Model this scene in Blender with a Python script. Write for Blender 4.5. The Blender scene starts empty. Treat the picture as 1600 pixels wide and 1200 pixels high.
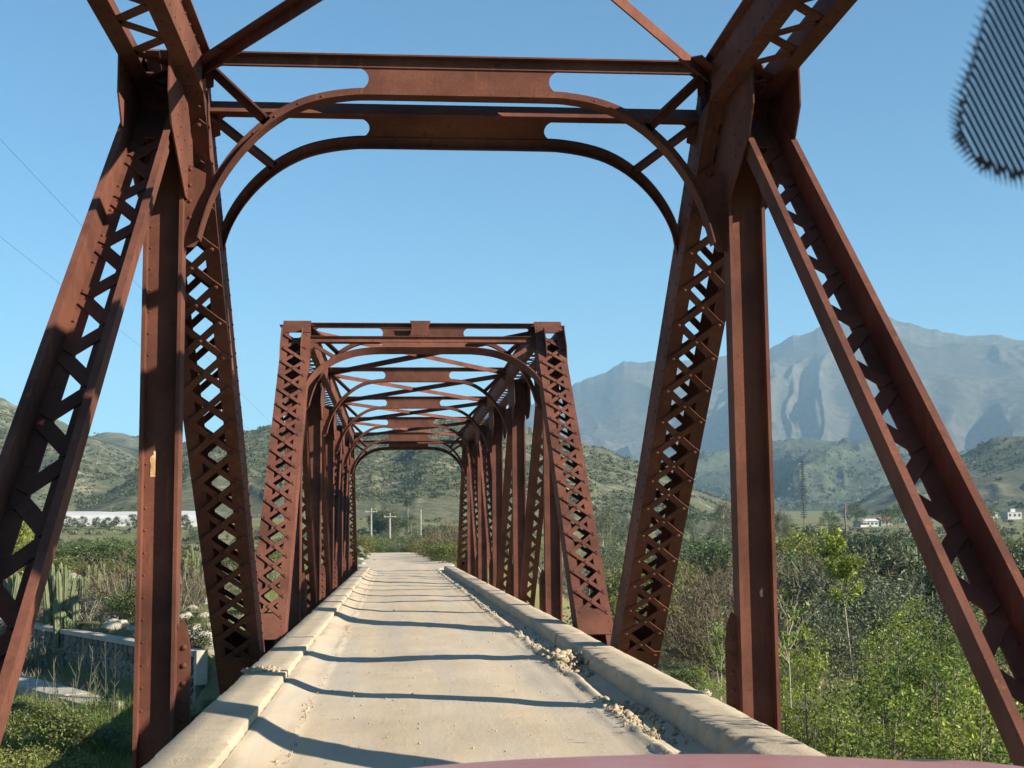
import bpy, math, random
import numpy as np
from mathutils import Vector, Matrix

SC = bpy.context.scene
COL = SC.collection
R = math.radians
random.seed(11)
RNG = np.random.default_rng(11)

# ------------------------------------------------------------------ camera, sky, sun, exposure
F = 2100.0
YAW, PITCH, ROLL = R(5.03), R(6.41), R(-0.56)
CX, CZ = -0.527, 1.408
_fw = Vector((math.sin(YAW) * math.cos(PITCH), math.cos(YAW) * math.cos(PITCH), math.sin(PITCH)))
_ri = Vector((math.cos(YAW), -math.sin(YAW), 0.0))
_up = _ri.cross(_fw)
_r2 = _ri * math.cos(ROLL) + _up * math.sin(ROLL)
_u2 = -_ri * math.sin(ROLL) + _up * math.cos(ROLL)
cam = bpy.data.objects.new('camera', bpy.data.cameras.new('camera'))
COL.objects.link(cam)
cam.matrix_world = Matrix(((_r2.x, _u2.x, -_fw.x, CX), (_r2.y, _u2.y, -_fw.y, 0.0), (_r2.z, _u2.z, -_fw.z, CZ), (0, 0, 0, 1)))
cam.data.sensor_width = 36.0
cam.data.lens = 36.0 * F / 1600.0
cam.data.clip_start = 0.05
cam.data.clip_end = 30000
cam.data.dof.use_dof = True
cam.data.dof.focus_distance = 22.0
cam.data.dof.aperture_fstop = 21.0
SC.camera = cam

SUN_EL = 26.3
SUN_H = Vector((0.867, -0.498))            # horizontal direction towards the sun
world = bpy.data.worlds.new('World')
SC.world = world
world.use_nodes = True
wn = world.node_tree
wn.nodes.clear()
sky = wn.nodes.new('ShaderNodeTexSky')
sky.sky_type = 'NISHITA'
sky.sun_disc = False
sky.sun_elevation = R(SUN_EL)
sky.sun_rotation = math.atan2(SUN_H.x, SUN_H.y)
sky.altitude = 300
sky.air_density = 1.0
sky.dust_density = 0.15
sky.ozone_density = 1.0
bg = wn.nodes.new('ShaderNodeBackground')
bg.inputs['Strength'].default_value = 0.0525
wo = wn.nodes.new('ShaderNodeOutputWorld')
tintn = wn.nodes.new('ShaderNodeMix')
tintn.data_type = 'RGBA'
tintn.blend_type = 'MULTIPLY'
tintn.inputs[0].default_value = 1.0
tintn.inputs[7].default_value = (0.46, 0.90, 1.12, 1)       # the camera's cool white balance
wn.links.new(sky.outputs[0], tintn.inputs[6])
wn.links.new(tintn.outputs[2], bg.inputs[0])
wn.links.new(bg.outputs[0], wo.inputs[0])

sun = bpy.data.objects.new('sun', bpy.data.lights.new('sun', 'SUN'))
COL.objects.link(sun)
sun.data.energy = 5.0
sun.data.angle = R(0.5)
sun.data.color = (1.0, 0.90, 0.73)
_sd = Vector((SUN_H.x * math.cos(R(SUN_EL)), SUN_H.y * math.cos(R(SUN_EL)), math.sin(R(SUN_EL))))
sun.rotation_euler = _sd.to_track_quat('Z', 'Y').to_euler()
sun.location = (40, -30, 60)

SC.view_settings.view_transform = 'Standard'
SC.view_settings.look = 'None'
SC.view_settings.exposure = 1.42
SC.view_settings.gamma = 1.0
SC.view_settings.use_curve_mapping = False
SC.render.engine = 'CYCLES'
SC.cycles.max_bounces = 6
SC.cycles.diffuse_bounces = 3
SC.cycles.glossy_bounces = 2
SC.cycles.transmission_bounces = 3
SC.cycles.volume_bounces = 0
SC.cycles.use_denoising = True
SC.cycles.sample_clamp_indirect = 4.0


# ------------------------------------------------------------------ helpers
def empty(name, label, cat, loc=(0, 0, 0), rz=0.0, group=None):
    o = bpy.data.objects.new(name, None)
    COL.objects.link(o)
    o.location = loc
    o.rotation_euler = (0, 0, rz)
    tag(o, label, cat, group)
    return o


def tag(o, label=None, cat=None, group=None, kind=None):
    if label: o['label'] = label
    if cat: o['category'] = cat
    if group: o['group'] = group
    if kind: o['kind'] = kind
    return o


def link(name, me, parent=None, loc=(0, 0, 0), rot=(0, 0, 0), scale=None):
    o = bpy.data.objects.new(name, me)
    COL.objects.link(o)
    o.location = loc
    o.rotation_euler = rot
    if scale is not None:
        o.scale = scale
    if parent is not None:
        o.parent = parent
    return o


class MB:
    def __init__(s):
        s.v, s.f = [], []

    def hexa(s, c):
        b = len(s.v)
        s.v += [tuple(p) for p in c]
        for q in ((0, 3, 2, 1), (4, 5, 6, 7), (0, 1, 5, 4), (1, 2, 6, 5), (2, 3, 7, 6), (3, 0, 4, 7)):
            s.f.append(tuple(b + i for i in q))

    def box(s, x0, x1, y0, y1, z0, z1):
        s.hexa(((x0, y0, z0), (x1, y0, z0), (x1, y1, z0), (x0, y1, z0), (x0, y0, z1), (x1, y0, z1), (x1, y1, z1), (x0, y1, z1)))

    def bar(s, p0, p1, side, w, t):
        """box along p0-p1, w wide along side, t thick across"""
        p0, p1, side = Vector(p0), Vector(p1), Vector(side)
        a = (p1 - p0).normalized()
        side = (side - a * side.dot(a)).normalized()
        n = a.cross(side)
        hs, hn = side * (w / 2), n * (t / 2)
        s.hexa((p0 - hs - hn, p0 + hs - hn, p0 + hs + hn, p0 - hs + hn, p1 - hs - hn, p1 + hs - hn, p1 + hs + hn, p1 - hs + hn))

    def prism(s, pts, fn, w0, w1):
        b, n = len(s.v), len(pts)
        for w in (w0, w1):
            s.v += [tuple(fn(p[0], p[1], w)) for p in pts]
        s.f.append(tuple(b + i for i in reversed(range(n))))
        s.f.append(tuple(b + n + i for i in range(n)))
        for i in range(n):
            j = (i + 1) % n
            s.f.append((b + i, b + j, b + n + j, b + n + i))

    def ribbon(s, la, lb, fn, w0, w1):
        """solid strip between two polylines la, lb"""
        b, n = len(s.v), len(la)
        for i in range(n):
            s.v += [tuple(fn(*la[i], w0)), tuple(fn(*lb[i], w0)), tuple(fn(*lb[i], w1)), tuple(fn(*la[i], w1))]
        for i in range(n - 1):
            o = b + 4 * i
            for k in range(4):
                s.f.append((o + k, o + (k + 1) % 4, o + 4 + (k + 1) % 4, o + 4 + k))
        s.f.append((b, b + 3, b + 2, b + 1))
        e = b + 4 * (n - 1)
        s.f.append((e, e + 1, e + 2, e + 3))

    def rivet(s, p, n, r=0.018):
        p, n = Vector(p), Vector(n).normalized()
        u = n.orthogonal().normalized()
        v = n.cross(u)
        b = len(s.v)
        for (rr, h) in ((1.0, 0.0), (0.75, 0.5)):
            for k in range(6):
                a = k * math.pi / 3
                s.v.append(tuple(p + (u * math.cos(a) + v * math.sin(a)) * r * rr + n * r * h))
        s.v.append(tuple(p + n * r * 0.75))
        for k in range(6):
            j = (k + 1) % 6
            s.f.append((b + k, b + j, b + 6 + j, b + 6 + k))
            s.f.append((b + 6 + k, b + 6 + j, b + 12))

    def tube(s, pts, rads, n=6, cap=True):
        b = len(s.v)
        pts = [Vector(p) for p in pts]
        for i, p in enumerate(pts):
            a = (pts[min(i + 1, len(pts) - 1)] - pts[max(i - 1, 0)]).normalized()
            u = a.orthogonal().normalized() if abs(a.z) < 0.9 else Vector((1, 0, 0))
            u = (u - a * u.dot(a)).normalized()
            v = a.cross(u)
            for k in range(n):
                t = 2 * math.pi * k / n
                s.v.append(tuple(p + (u * math.cos(t) + v * math.sin(t)) * rads[i]))
        for i in range(len(pts) - 1):
            for k in range(n):
                j = (k + 1) % n
                s.f.append((b + i * n + k, b + i * n + j, b + (i + 1) * n + j, b + (i + 1) * n + k))
        if cap:
            s.f.append(tuple(b + (len(pts) - 1) * n + k for k in range(n)))

    def mesh(s, name, m, smooth=False):
        me = bpy.data.meshes.new(name)
        me.from_pydata(s.v, [], s.f)
        if m: me.materials.append(m)
        if smooth:
            me.polygons.foreach_set('use_smooth', [True] * len(me.polygons))
        me.update()
        return me


def np_mesh(name, verts, faces, m, smooth=False, tint=None):
    """faces: (N,k) int array"""
    me = bpy.data.meshes.new(name)
    verts = np.asarray(verts, dtype=np.float32)
    faces = np.asarray(faces, dtype=np.int32)
    k = faces.shape[1]
    me.vertices.add(len(verts))
    me.vertices.foreach_set('co', verts.ravel())
    me.loops.add(faces.size)
    me.loops.foreach_set('vertex_index', faces.ravel())
    me.polygons.add(len(faces))
    me.polygons.foreach_set('loop_start', np.arange(0, faces.size, k, dtype=np.int32))
    me.polygons.foreach_set('loop_total', np.full(len(faces), k, dtype=np.int32))
    if smooth:
        me.polygons.foreach_set('use_smooth', np.ones(len(faces), dtype=bool))
    if tint is not None:
        at_ = me.attributes.new('tint', 'FLOAT', 'POINT')
        at_.data.foreach_set('value', np.asarray(tint, dtype=np.float32))
    me.materials.append(m)
    me.update()
    me.validate()
    return me


def vnoise(x, y, seed=0):
    x, y = np.asarray(x, float), np.asarray(y, float)
    xi, yi = np.floor(x).astype(np.int64), np.floor(y).astype(np.int64)
    fx, fy = x - xi, y - yi
    fx, fy = fx * fx * fx * (fx * (fx * 6 - 15) + 10), fy * fy * fy * (fy * (fy * 6 - 15) + 10)

    def h(a, b):
        n = (a * 374761393 + b * 668265263 + seed * 1274126177) & 0xFFFFFFFF
        n = ((n ^ (n >> 13)) * 1274126177) & 0xFFFFFFFF
        return ((n ^ (n >> 16)) & 0xFFFF) / 65535.0
    a, b, c, d = h(xi, yi), h(xi + 1, yi), h(xi, yi + 1), h(xi + 1, yi + 1)
    return (a * (1 - fx) + b * fx) * (1 - fy) + (c * (1 - fx) + d * fx) * fy


def fbm(x, y, seed=0, oct=4):
    s, a, t = 0.0, 1.0, 0.0
    for i in range(oct):
        s = s + a * (vnoise(x * 2 ** i, y * 2 ** i, seed + i * 17) - 0.5)
        t += a
        a *= 0.5
    return s / t * 2


def at(px, d):
    """ground point seen in picture column px at distance d along the bridge"""
    return CX + d * math.tan(YAW + math.atan((px - 800) / F)), d


# ------------------------------------------------------------------ materials
def node(nt, t, **kw):
    n = nt.nodes.new(t)
    for k, v in kw.items():
        if k in n.inputs.keys():
            n.inputs[k].default_value = v
        else:
            setattr(n, k, v)
    return n


def new_mat(name, rough=0.8, spec=0.3):
    m = bpy.data.materials.new(name)
    m.use_nodes = True
    nt = m.node_tree
    b = nt.nodes['Principled BSDF']
    b.inputs['Roughness'].default_value = rough
    b.inputs['Specular IOR Level'].default_value = spec
    return m, nt, b


def noise(nt, scale, detail=4, rough=0.6, vec=None, stretch=None, w=None):
    n = node(nt, 'ShaderNodeTexNoise', Scale=scale, Detail=detail, Roughness=rough)
    if vec is None:
        vec = nt.nodes.new('ShaderNodeNewGeometry').outputs['Position']
    if stretch is not None:
        mp = node(nt, 'ShaderNodeMapping')
        mp.inputs['Scale'].default_value = stretch
        nt.links.new(vec, mp.inputs['Vector'])
        vec = mp.outputs[0]
    nt.links.new(vec, n.inputs['Vector'])
    return n.outputs['Fac']


def ramp(nt, fac, stops, interp='LINEAR'):
    r = nt.nodes.new('ShaderNodeValToRGB')
    r.color_ramp.interpolation = interp
    e = r.color_ramp.elements
    while len(e) < len(stops):
        e.new(0.5)
    for i, (p, c) in enumerate(stops):
        e[i].position = p
        e[i].color = (*c, 1) if len(c) == 3 else c
    nt.links.new(fac, r.inputs[0])
    return r.outputs[0]


def mix(nt, fac, a, b, mode='MIX'):
    m = nt.nodes.new('ShaderNodeMix')
    m.data_type = 'RGBA'
    m.blend_type = mode
    m.clamp_factor = True
    for s, i in ((fac, 0), (a, 6), (b, 7)):
        if isinstance(s, (int, float)):
            m.inputs[i].default_value = s
        elif isinstance(s, tuple):
            m.inputs[i].default_value = (*s, 1)
        else:
            nt.links.new(s, m.inputs[i])
    return m.outputs[2]


def bump(nt, b, h, strength=0.3, dist=0.02):
    n = node(nt, 'ShaderNodeBump', Strength=strength, Distance=dist)
    nt.links.new(h, n.inputs['Height'])
    nt.links.new(n.outputs[0], b.inputs['Normal'])


def g(v):
    return (v, v, v)


def rust_mat(name, a=(0.172, 0.066, 0.043), b_=(0.068, 0.027, 0.019), streak=(0.25, 0.085, 0.032)):
    m, nt, b = new_mat(name, 0.8, 0.15)
    big = noise(nt, 1.3, 5, 0.65)
    c = ramp(nt, big, [(0.35, b_), (0.65, a)])
    fine = noise(nt, 45, 3, 0.7)
    c = mix(nt, ramp(nt, fine, [(0.3, g(0.0)), (0.75, g(0.55))]), c, (0.080, 0.030, 0.022))
    st = noise(nt, 3.0, 6, 0.7, stretch=(3.0, 3.0, 0.35))
    c = mix(nt, ramp(nt, st, [(0.60, g(0.0)), (0.72, g(0.75))]), c, streak)
    pt = noise(nt, 5.0, 6, 0.8)
    c = mix(nt, ramp(nt, pt, [(0.56, g(0.0)), (0.70, g(0.75))]), c, (0.058, 0.025, 0.020))
    pl = noise(nt, 2.3, 7, 0.75)
    c = mix(nt, ramp(nt, pl, [(0.60, g(0.0)), (0.72, g(0.45))]), c, (0.185, 0.085, 0.060))
    run = noise(nt, 9.0, 5, 0.7, stretch=(2.0, 2.0, 0.12))
    c = mix(nt, ramp(nt, run, [(0.58, g(0.0)), (0.72, g(0.5))]), c, (0.050, 0.022, 0.017))
    nt.links.new(c, b.inputs['Base Color'])
    bump(nt, b, noise(nt, 60, 4, 0.7), 0.25, 0.008)
    return m


RUST = rust_mat('rusted_steel')
SCRAPE, _nt, _b = new_mat('scraped_paint', 0.35, 0.5)
_nt.links.new(ramp(_nt, noise(_nt, 14, 5, 0.7), [(0.3, (0.30, 0.12, 0.05)), (0.5, (0.50, 0.30, 0.14)), (0.68, (0.70, 0.58, 0.40))]), _b.inputs['Base Color'])


def concrete_mat():
    m, nt, b = new_mat('dusty_concrete', 0.9, 0.2)
    c = ramp(nt, noise(nt, 0.9, 6, 0.6), [(0.3, (0.36, 0.295, 0.215)), (0.7, (0.46, 0.385, 0.285))])
    c = mix(nt, ramp(nt, noise(nt, 9, 6, 0.7), [(0.45, g(0.0)), (0.75, g(0.5))]), c, (0.30, 0.24, 0.175))
    c = mix(nt, ramp(nt, noise(nt, 70, 3, 0.7), [(0.55, g(0.0)), (0.75, g(0.45))]), c, (0.22, 0.175, 0.13))
    c = mix(nt, ramp(nt, noise(nt, 2.6, 7, 0.75), [(0.52, g(0.0)), (0.70, g(0.55))]), c, (0.25, 0.215, 0.175))
    c = mix(nt, ramp(nt, noise(nt, 5.0, 5, 0.7, stretch=(1.0, 0.15, 1.0)), [(0.58, g(0.0)), (0.70, g(0.5))]), c, (0.47, 0.385, 0.27))
    nt.links.new(c, b.inputs['Base Color'])
    bump(nt, b, noise(nt, 50, 6, 0.7), 0.6, 0.015)
    return m


CONC = concrete_mat()


def road_mat():
    m, nt, b = new_mat('dirt_road', 0.95, 0.12)
    c = ramp(nt, noise(nt, 0.55, 6, 0.6), [(0.3, (0.40, 0.315, 0.220)), (0.5, (0.46, 0.375, 0.270)), (0.72, (0.50, 0.415, 0.310))])
    lane = noise(nt, 1.0, 5, 0.6, stretch=(2.2, 0.12, 1.0))
    c = mix(nt, ramp(nt, lane, [(0.42, g(0.0)), (0.66, g(0.8))]), c, (0.375, 0.335, 0.285))
    stain = noise(nt, 1.6, 6, 0.7, stretch=(1.0, 0.5, 1.0))
    c = mix(nt, ramp(nt, stain, [(0.55, g(0.0)), (0.72, g(0.5))]), c, (0.40, 0.285, 0.185))
    grit = noise(nt, 55, 4, 0.75)
    c = mix(nt, ramp(nt, grit, [(0.62, g(0.0)), (0.72, g(0.4))]), c, (0.28, 0.22, 0.16))
    spot = noise(nt, 3.3, 6, 0.8)
    c = mix(nt, ramp(nt, spot, [(0.68, g(0.0)), (0.78, g(0.35))]), c, (0.24, 0.20, 0.15))
    nt.links.new(c, b.inputs['Base Color'])
    h = nt.nodes.new('ShaderNodeMath'); h.operation = 'ADD'
    nt.links.new(noise(nt, 24, 6, 0.75), h.inputs[0])
    nt.links.new(noise(nt, 2.0, 5, 0.6, stretch=(3, 0.4, 1)), h.inputs[1])
    bump(nt, b, h.outputs[0], 0.35, 0.02)
    return m


ROAD = road_mat()


def terrain_mat():
    m, nt, b = new_mat('valley_ground', 0.95, 0.1)
    c = ramp(nt, noise(nt, 0.045, 6, 0.65), [(0.32, (0.085, 0.105, 0.038)), (0.48, (0.14, 0.135, 0.062)), (0.62, (0.23, 0.19, 0.115)), (0.72, (0.11, 0.12, 0.05))])
    c = mix(nt, ramp(nt, noise(nt, 0.6, 6, 0.7), [(0.42, g(0.0)), (0.64, g(0.8))]), c, (0.115, 0.145, 0.045))
    c = mix(nt, ramp(nt, noise(nt, 4.0, 5, 0.7), [(0.5, g(0.0)), (0.7, g(0.6))]), c, (0.21, 0.175, 0.115))
    nt.links.new(c, b.inputs['Base Color'])
    bump(nt, b, noise(nt, 6, 6, 0.75), 0.6, 0.15)
    return m


GROUND = terrain_mat()


def hill_mat(name, lo, hi, bare, sc, bare_lo=0.55, bare_hi=0.68, green=None):
    m, nt, b = new_mat(name, 0.95, 0.05)
    c = ramp(nt, noise(nt, sc, 8, 0.65), [(0.35, lo), (0.65, hi)])
    c = mix(nt, ramp(nt, noise(nt, sc * 2.2, 9, 0.72), [(bare_lo, g(0.0)), (bare_hi, g(0.8))]), c, bare)
    if green:
        c = mix(nt, ramp(nt, noise(nt, sc * 9, 6, 0.7), [(0.46, g(0.0)), (0.56, g(0.85))]), c, green)
    nt.links.new(c, b.inputs['Base Color'])
    bump(nt, b, noise(nt, sc * 10, 8, 0.75), 0.9, 0.5 / sc * 0.02)
    return m


def leaf_mat(name, cols, trans=0.35, rough=0.5, sc=1.3, spec=0.35):
    m, nt, b = new_mat(name, rough, spec)
    info = nt.nodes.new('ShaderNodeObjectInfo')
    geo = nt.nodes.new('ShaderNodeNewGeometry')
    c = ramp(nt, noise(nt, sc, 4, 0.7), [(0.3, cols[0]), (0.5, cols[1]), (0.7, cols[2])])
    r = nt.nodes.new('ShaderNodeHueSaturation')
    mr = node(nt, 'ShaderNodeMapRange')
    mr.inputs['To Min'].default_value = 0.65
    mr.inputs['To Max'].default_value = 1.35
    nt.links.new(geo.outputs['Random Per Island'], mr.inputs['Value'])
    nt.links.new(mr.outputs[0], r.inputs['Value'])
    mh = node(nt, 'ShaderNodeMapRange')
    mh.inputs['To Min'].default_value = 0.485
    mh.inputs['To Max'].default_value = 0.515
    nt.links.new(info.outputs['Random'], mh.inputs['Value'])
    nt.links.new(mh.outputs[0], r.inputs['Hue'])
    nt.links.new(c, r.inputs['Color'])
    nt.links.new(r.outputs[0], b.inputs['Base Color'])
    tr = nt.nodes.new('ShaderNodeBsdfTranslucent')
    nt.links.new(r.outputs[0], tr.inputs['Color'])
    ms = nt.nodes.new('ShaderNodeMixShader')
    ms.inputs[0].default_value = trans
    nt.links.new(b.outputs[0], ms.inputs[1])
    nt.links.new(tr.outputs[0], ms.inputs[2])
    nt.links.new(ms.outputs[0], nt.nodes['Material Output'].inputs[0])
    return m


LEAF_SAP = leaf_mat('sapling_leaves', ((0.085, 0.140, 0.020), (0.185, 0.250, 0.036), (0.34, 0.385, 0.070)), 0.35, 0.45, 1.1, 0.25)
LEAF_SAP2 = leaf_mat('darker_sapling_leaves', ((0.050, 0.082, 0.018), (0.090, 0.130, 0.028), (0.165, 0.200, 0.048)), 0.25, 0.5, 1.3, 0.2)
LEAF_GREEN = leaf_mat('shrub_leaves', ((0.045, 0.070, 0.020), (0.070, 0.100, 0.030), (0.105, 0.135, 0.045)), 0.25)
LEAF_DARK = leaf_mat('dark_leaves', ((0.030, 0.045, 0.018), (0.045, 0.062, 0.025), (0.065, 0.085, 0.035)), 0.2)
LEAF_GREY = leaf_mat('grey_green_leaves', ((0.075, 0.088, 0.045), (0.105, 0.120, 0.065), (0.150, 0.160, 0.095)), 0.25)
LEAF_YEL = leaf_mat('yellow_green_leaves', ((0.13, 0.155, 0.022), (0.18, 0.20, 0.03), (0.23, 0.24, 0.045)), 0.35)
LEAF_OLIVE = leaf_mat('olive_leaves', ((0.085, 0.100, 0.025), (0.13, 0.145, 0.035), (0.175, 0.18, 0.055)), 0.3)
TWIG = leaf_mat('bare_twigs', ((0.085, 0.068, 0.040), (0.125, 0.100, 0.062), (0.165, 0.135, 0.088)), 0.1, 0.9, 0.8, 0.1)
TWIG_GREY = leaf_mat('grey_twigs', ((0.105, 0.100, 0.070), (0.145, 0.140, 0.100), (0.19, 0.185, 0.135)), 0.1, 0.9, 0.8, 0.1)
SCRUB = leaf_mat('hill_scrub', ((0.052, 0.066, 0.034), (0.074, 0.088, 0.046), (0.100, 0.112, 0.062)), 0.1, 0.8, 0.02, 0.1)
GRASSM = leaf_mat('grass_blades', ((0.09, 0.15, 0.03), (0.13, 0.19, 0.04), (0.22, 0.21, 0.08)), 0.3, 0.6, 0.25)
DRYGRASS = leaf_mat('dry_grass_blades', ((0.20, 0.165, 0.10), (0.25, 0.215, 0.135), (0.19, 0.18, 0.09)), 0.25, 0.8, 0.25)
BARK, _nt, _b = new_mat('bark', 0.95, 0.1)
_nt.links.new(ramp(_nt, noise(_nt, 9, 5, 0.7, stretch=(3, 3, 0.6)), [(0.3, (0.10, 0.08, 0.06)), (0.7, (0.23, 0.20, 0.16))]), _b.inputs['Base Color'])
PALEBARK, _nt, _b = new_mat('pale_bark', 0.85, 0.2)
_nt.links.new(ramp(_nt, noise(_nt, 9, 5, 0.7, stretch=(3, 3, 0.6)), [(0.3, (0.22, 0.19, 0.14)), (0.7, (0.42, 0.38, 0.30))]), _b.inputs['Base Color'])
CACTUS, _nt, _b = new_mat('cactus_skin', 0.7, 0.2)
_nt.links.new(ramp(_nt, noise(_nt, 4, 5, 0.7), [(0.3, (0.085, 0.105, 0.05)), (0.7, (0.16, 0.175, 0.095))]), _b.inputs['Base Color'])


def stone_mat(name, a, b_, sc=3.0):
    m, nt, b = new_mat(name, 0.92, 0.15)
    info = nt.nodes.new('ShaderNodeObjectInfo')
    c = ramp(nt, noise(nt, sc, 6, 0.7), [(0.3, a), (0.7, b_)])
    r = nt.nodes.new('ShaderNodeHueSaturation')
    mr = node(nt, 'ShaderNodeMapRange')
    mr.inputs['To Min'].default_value = 0.65
    mr.inputs['To Max'].default_value = 1.35
    nt.links.new(info.outputs['Random'], mr.inputs['Value'])
    nt.links.new(mr.outputs[0], r.inputs['Value'])
    nt.links.new(c, r.inputs['Color'])
    nt.links.new(r.outputs[0], b.inputs['Base Color'])
    bump(nt, b, noise(nt, sc * 5, 6, 0.75), 0.5, 0.03)
    return m


STONE = stone_mat('wall_stone', (0.095, 0.088, 0.072), (0.17, 0.155, 0.13))
ROCK = stone_mat('pale_rock', (0.25, 0.22, 0.18), (0.40, 0.36, 0.30))
MORTAR, _nt, _b = new_mat('mortar', 0.95, 0.1)
_nt.links.new(ramp(_nt, noise(_nt, 6, 5, 0.7), [(0.3, (0.17, 0.155, 0.13)), (0.7, (0.27, 0.25, 0.21))]), _b.inputs['Base Color'])
COPING, _nt, _b = new_mat('pale_coping', 0.9, 0.15)
_nt.links.new(ramp(_nt, noise(_nt, 2.5, 6, 0.7), [(0.3, (0.27, 0.245, 0.21)), (0.7, (0.43, 0.39, 0.335))]), _b.inputs['Base Color'])
CLOD, _nt, _b = new_mat('dirt_clods', 0.95, 0.1)
_nt.links.new(ramp(_nt, noise(_nt, 12, 5, 0.7), [(0.3, (0.27, 0.21, 0.14)), (0.7, (0.42, 0.345, 0.245))]), _b.inputs['Base Color'])
WHITE, _nt, _b = new_mat('white_sheet', 0.6, 0.3)
_nt.links.new(ramp(_nt, noise(_nt, 0.08, 5, 0.6), [(0.3, (0.34, 0.34, 0.335)), (0.7, (0.46, 0.46, 0.45))]), _b.inputs['Base Color'])
HOUSEW, _nt, _b = new_mat('white_plaster', 0.85, 0.2)
_nt.links.new(ramp(_nt, noise(_nt, 0.5, 5, 0.6), [(0.3, (0.33, 0.32, 0.30)), (0.7, (0.44, 0.43, 0.40))]), _b.inputs['Base Color'])
TILE, _nt, _b = new_mat('red_roof', 0.85, 0.2)
_nt.links.new(ramp(_nt, noise(_nt, 1.5, 5, 0.6), [(0.3, (0.27, 0.09, 0.06)), (0.7, (0.38, 0.15, 0.10))]), _b.inputs['Base Color'])
TIN, _nt, _b = new_mat('tin_roof', 0.5, 0.4)
_nt.links.new(ramp(_nt, noise(_nt, 1.0, 5, 0.6), [(0.3, (0.40, 0.40, 0.40)), (0.7, (0.55, 0.55, 0.54))]), _b.inputs['Base Color'])
GLASSD, _nt, _b = new_mat('dark_window', 0.2, 0.5)
_nt.links.new(ramp(_nt, noise(_nt, 0.5, 3, 0.6), [(0.3, (0.03, 0.035, 0.04)), (0.7, (0.05, 0.055, 0.06))]), _b.inputs['Base Color'])
POLE, _nt, _b = new_mat('pale_concrete_pole', 0.85, 0.2)
_nt.links.new(ramp(_nt, noise(_nt, 2, 5, 0.6), [(0.3, (0.22, 0.205, 0.18)), (0.7, (0.32, 0.30, 0.265))]), _b.inputs['Base Color'])
WIRE, _nt, _b = new_mat('power_cable', 0.6, 0.3)
_nt.links.new(ramp(_nt, noise(_nt, 2, 2, 0.6), [(0.3, (0.035, 0.035, 0.04)), (0.7, (0.06, 0.06, 0.065))]), _b.inputs['Base Color'])
PAINT, _nt, _b = new_mat('red_car_paint', 0.38, 0.5)
_nt.links.new(ramp(_nt, noise(_nt, 30, 5, 0.7), [(0.3, (0.40, 0.13, 0.12)), (0.7, (0.48, 0.22, 0.20))]), _b.inputs['Base Color'])
_b.inputs['Coat Weight'].default_value = 0.6
_b.inputs['Coat Roughness'].default_value = 0.3
FRIT, _nt, _b = new_mat('black_ceramic_print', 0.6, 0.2)
_nt.links.new(ramp(_nt, noise(_nt, 300, 2, 0.6), [(0.3, (0.006, 0.006, 0.010)), (0.7, (0.012, 0.012, 0.018))]), _b.inputs['Base Color'])


# ------------------------------------------------------------------ the ground sheet
def road_centre(y):
    """the track bends gently once it has left the bridge"""
    y = np.asarray(y, float)
    t = np.clip(y - 75, 0, None)
    return -0.0002 * t * t


def ground_z(x, y):
    x, y = np.asarray(x, float), np.asarray(y, float)
    z = -3.5 + 0.35 * fbm(x * 0.06, y * 0.06, 3)
    # terrace beyond the old masonry wall on the left; the wall runs from (-6.3, 40.7) to (-30, 81)
    d = ((x + 6.35) * 0.863 + (y - 40.7) * 0.505)
    s = np.clip((-0 + d) / 0.5, 0, 1)
    left = np.clip((-x - 4.5) / 2.0, 0, 1)
    z = z + s * left * (1.55 + 0.25 * fbm(x * 0.03, y * 0.03, 5)) * (0.0 + 1.0)
    # right bank climbs slowly
    z = z + np.clip((y - 30) / 90, 0, 1) * np.clip((x - 2) / 4, 0, 1) * 0.9
    # abutment fill and road bank beyond the bridge
    cx = road_centre(y)
    w = 3.4 + np.clip((y - 57) / 80, 0, 1) * 5
    bank = np.clip(1 - (np.abs(x - cx) - w) / 7.0, 0, 1)
    bank = bank * bank * (3 - 2 * bank) * np.clip((y - 57.3) / 1.0, 0, 1)
    top = -0.02 - np.clip((y - 115) / 60, 0, 1) * 2.0
    z = z * (1 - bank) + np.maximum(z, top + 0 * z) * bank
    # valley floor rising towards the hills
    r = np.hypot(x, y)
    az = np.degrees(np.arctan2(x, np.maximum(y, 1)))
    sl = 0.047 - 0.026 * np.clip((az - 0.5) / 8, 0, 1)
    rise = np.clip(r - 235, 0, None)
    z = z + np.where(y > 0, sl * np.minimum(rise, 2500), 0)
    return z


def ground_at(x, y):
    return float(ground_z(np.array([x]), np.array([y]))[0])


def warp(n, lim, p):
    t = np.linspace(-1, 1, n)
    return np.sign(t) * np.abs(t) ** p * lim


gx = np.unique(np.concatenate([warp(150, 6500, 3.4), np.linspace(-45, 45, 181)]))
gy = np.unique(np.concatenate([np.linspace(-700, -10, 20), np.linspace(-10, 90, 200), 90 + 6500 * np.linspace(0, 1, 130) ** 2.6]))
GX, GY = np.meshgrid(gx, gy)
GZ = ground_z(GX, GY) + 0.06 * fbm(GX * 0.8, GY * 0.8, 9, 3)
idx = np.arange(GX.size).reshape(GX.shape)
quads = np.stack([idx[:-1, :-1], idx[:-1, 1:], idx[1:, 1:], idx[1:, :-1]], -1).reshape(-1, 4)
gm = np_mesh('ground', np.stack([GX, GY, GZ], -1).reshape(-1, 3), quads, GROUND, True)
tag(link('ground', gm), kind='structure')


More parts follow.
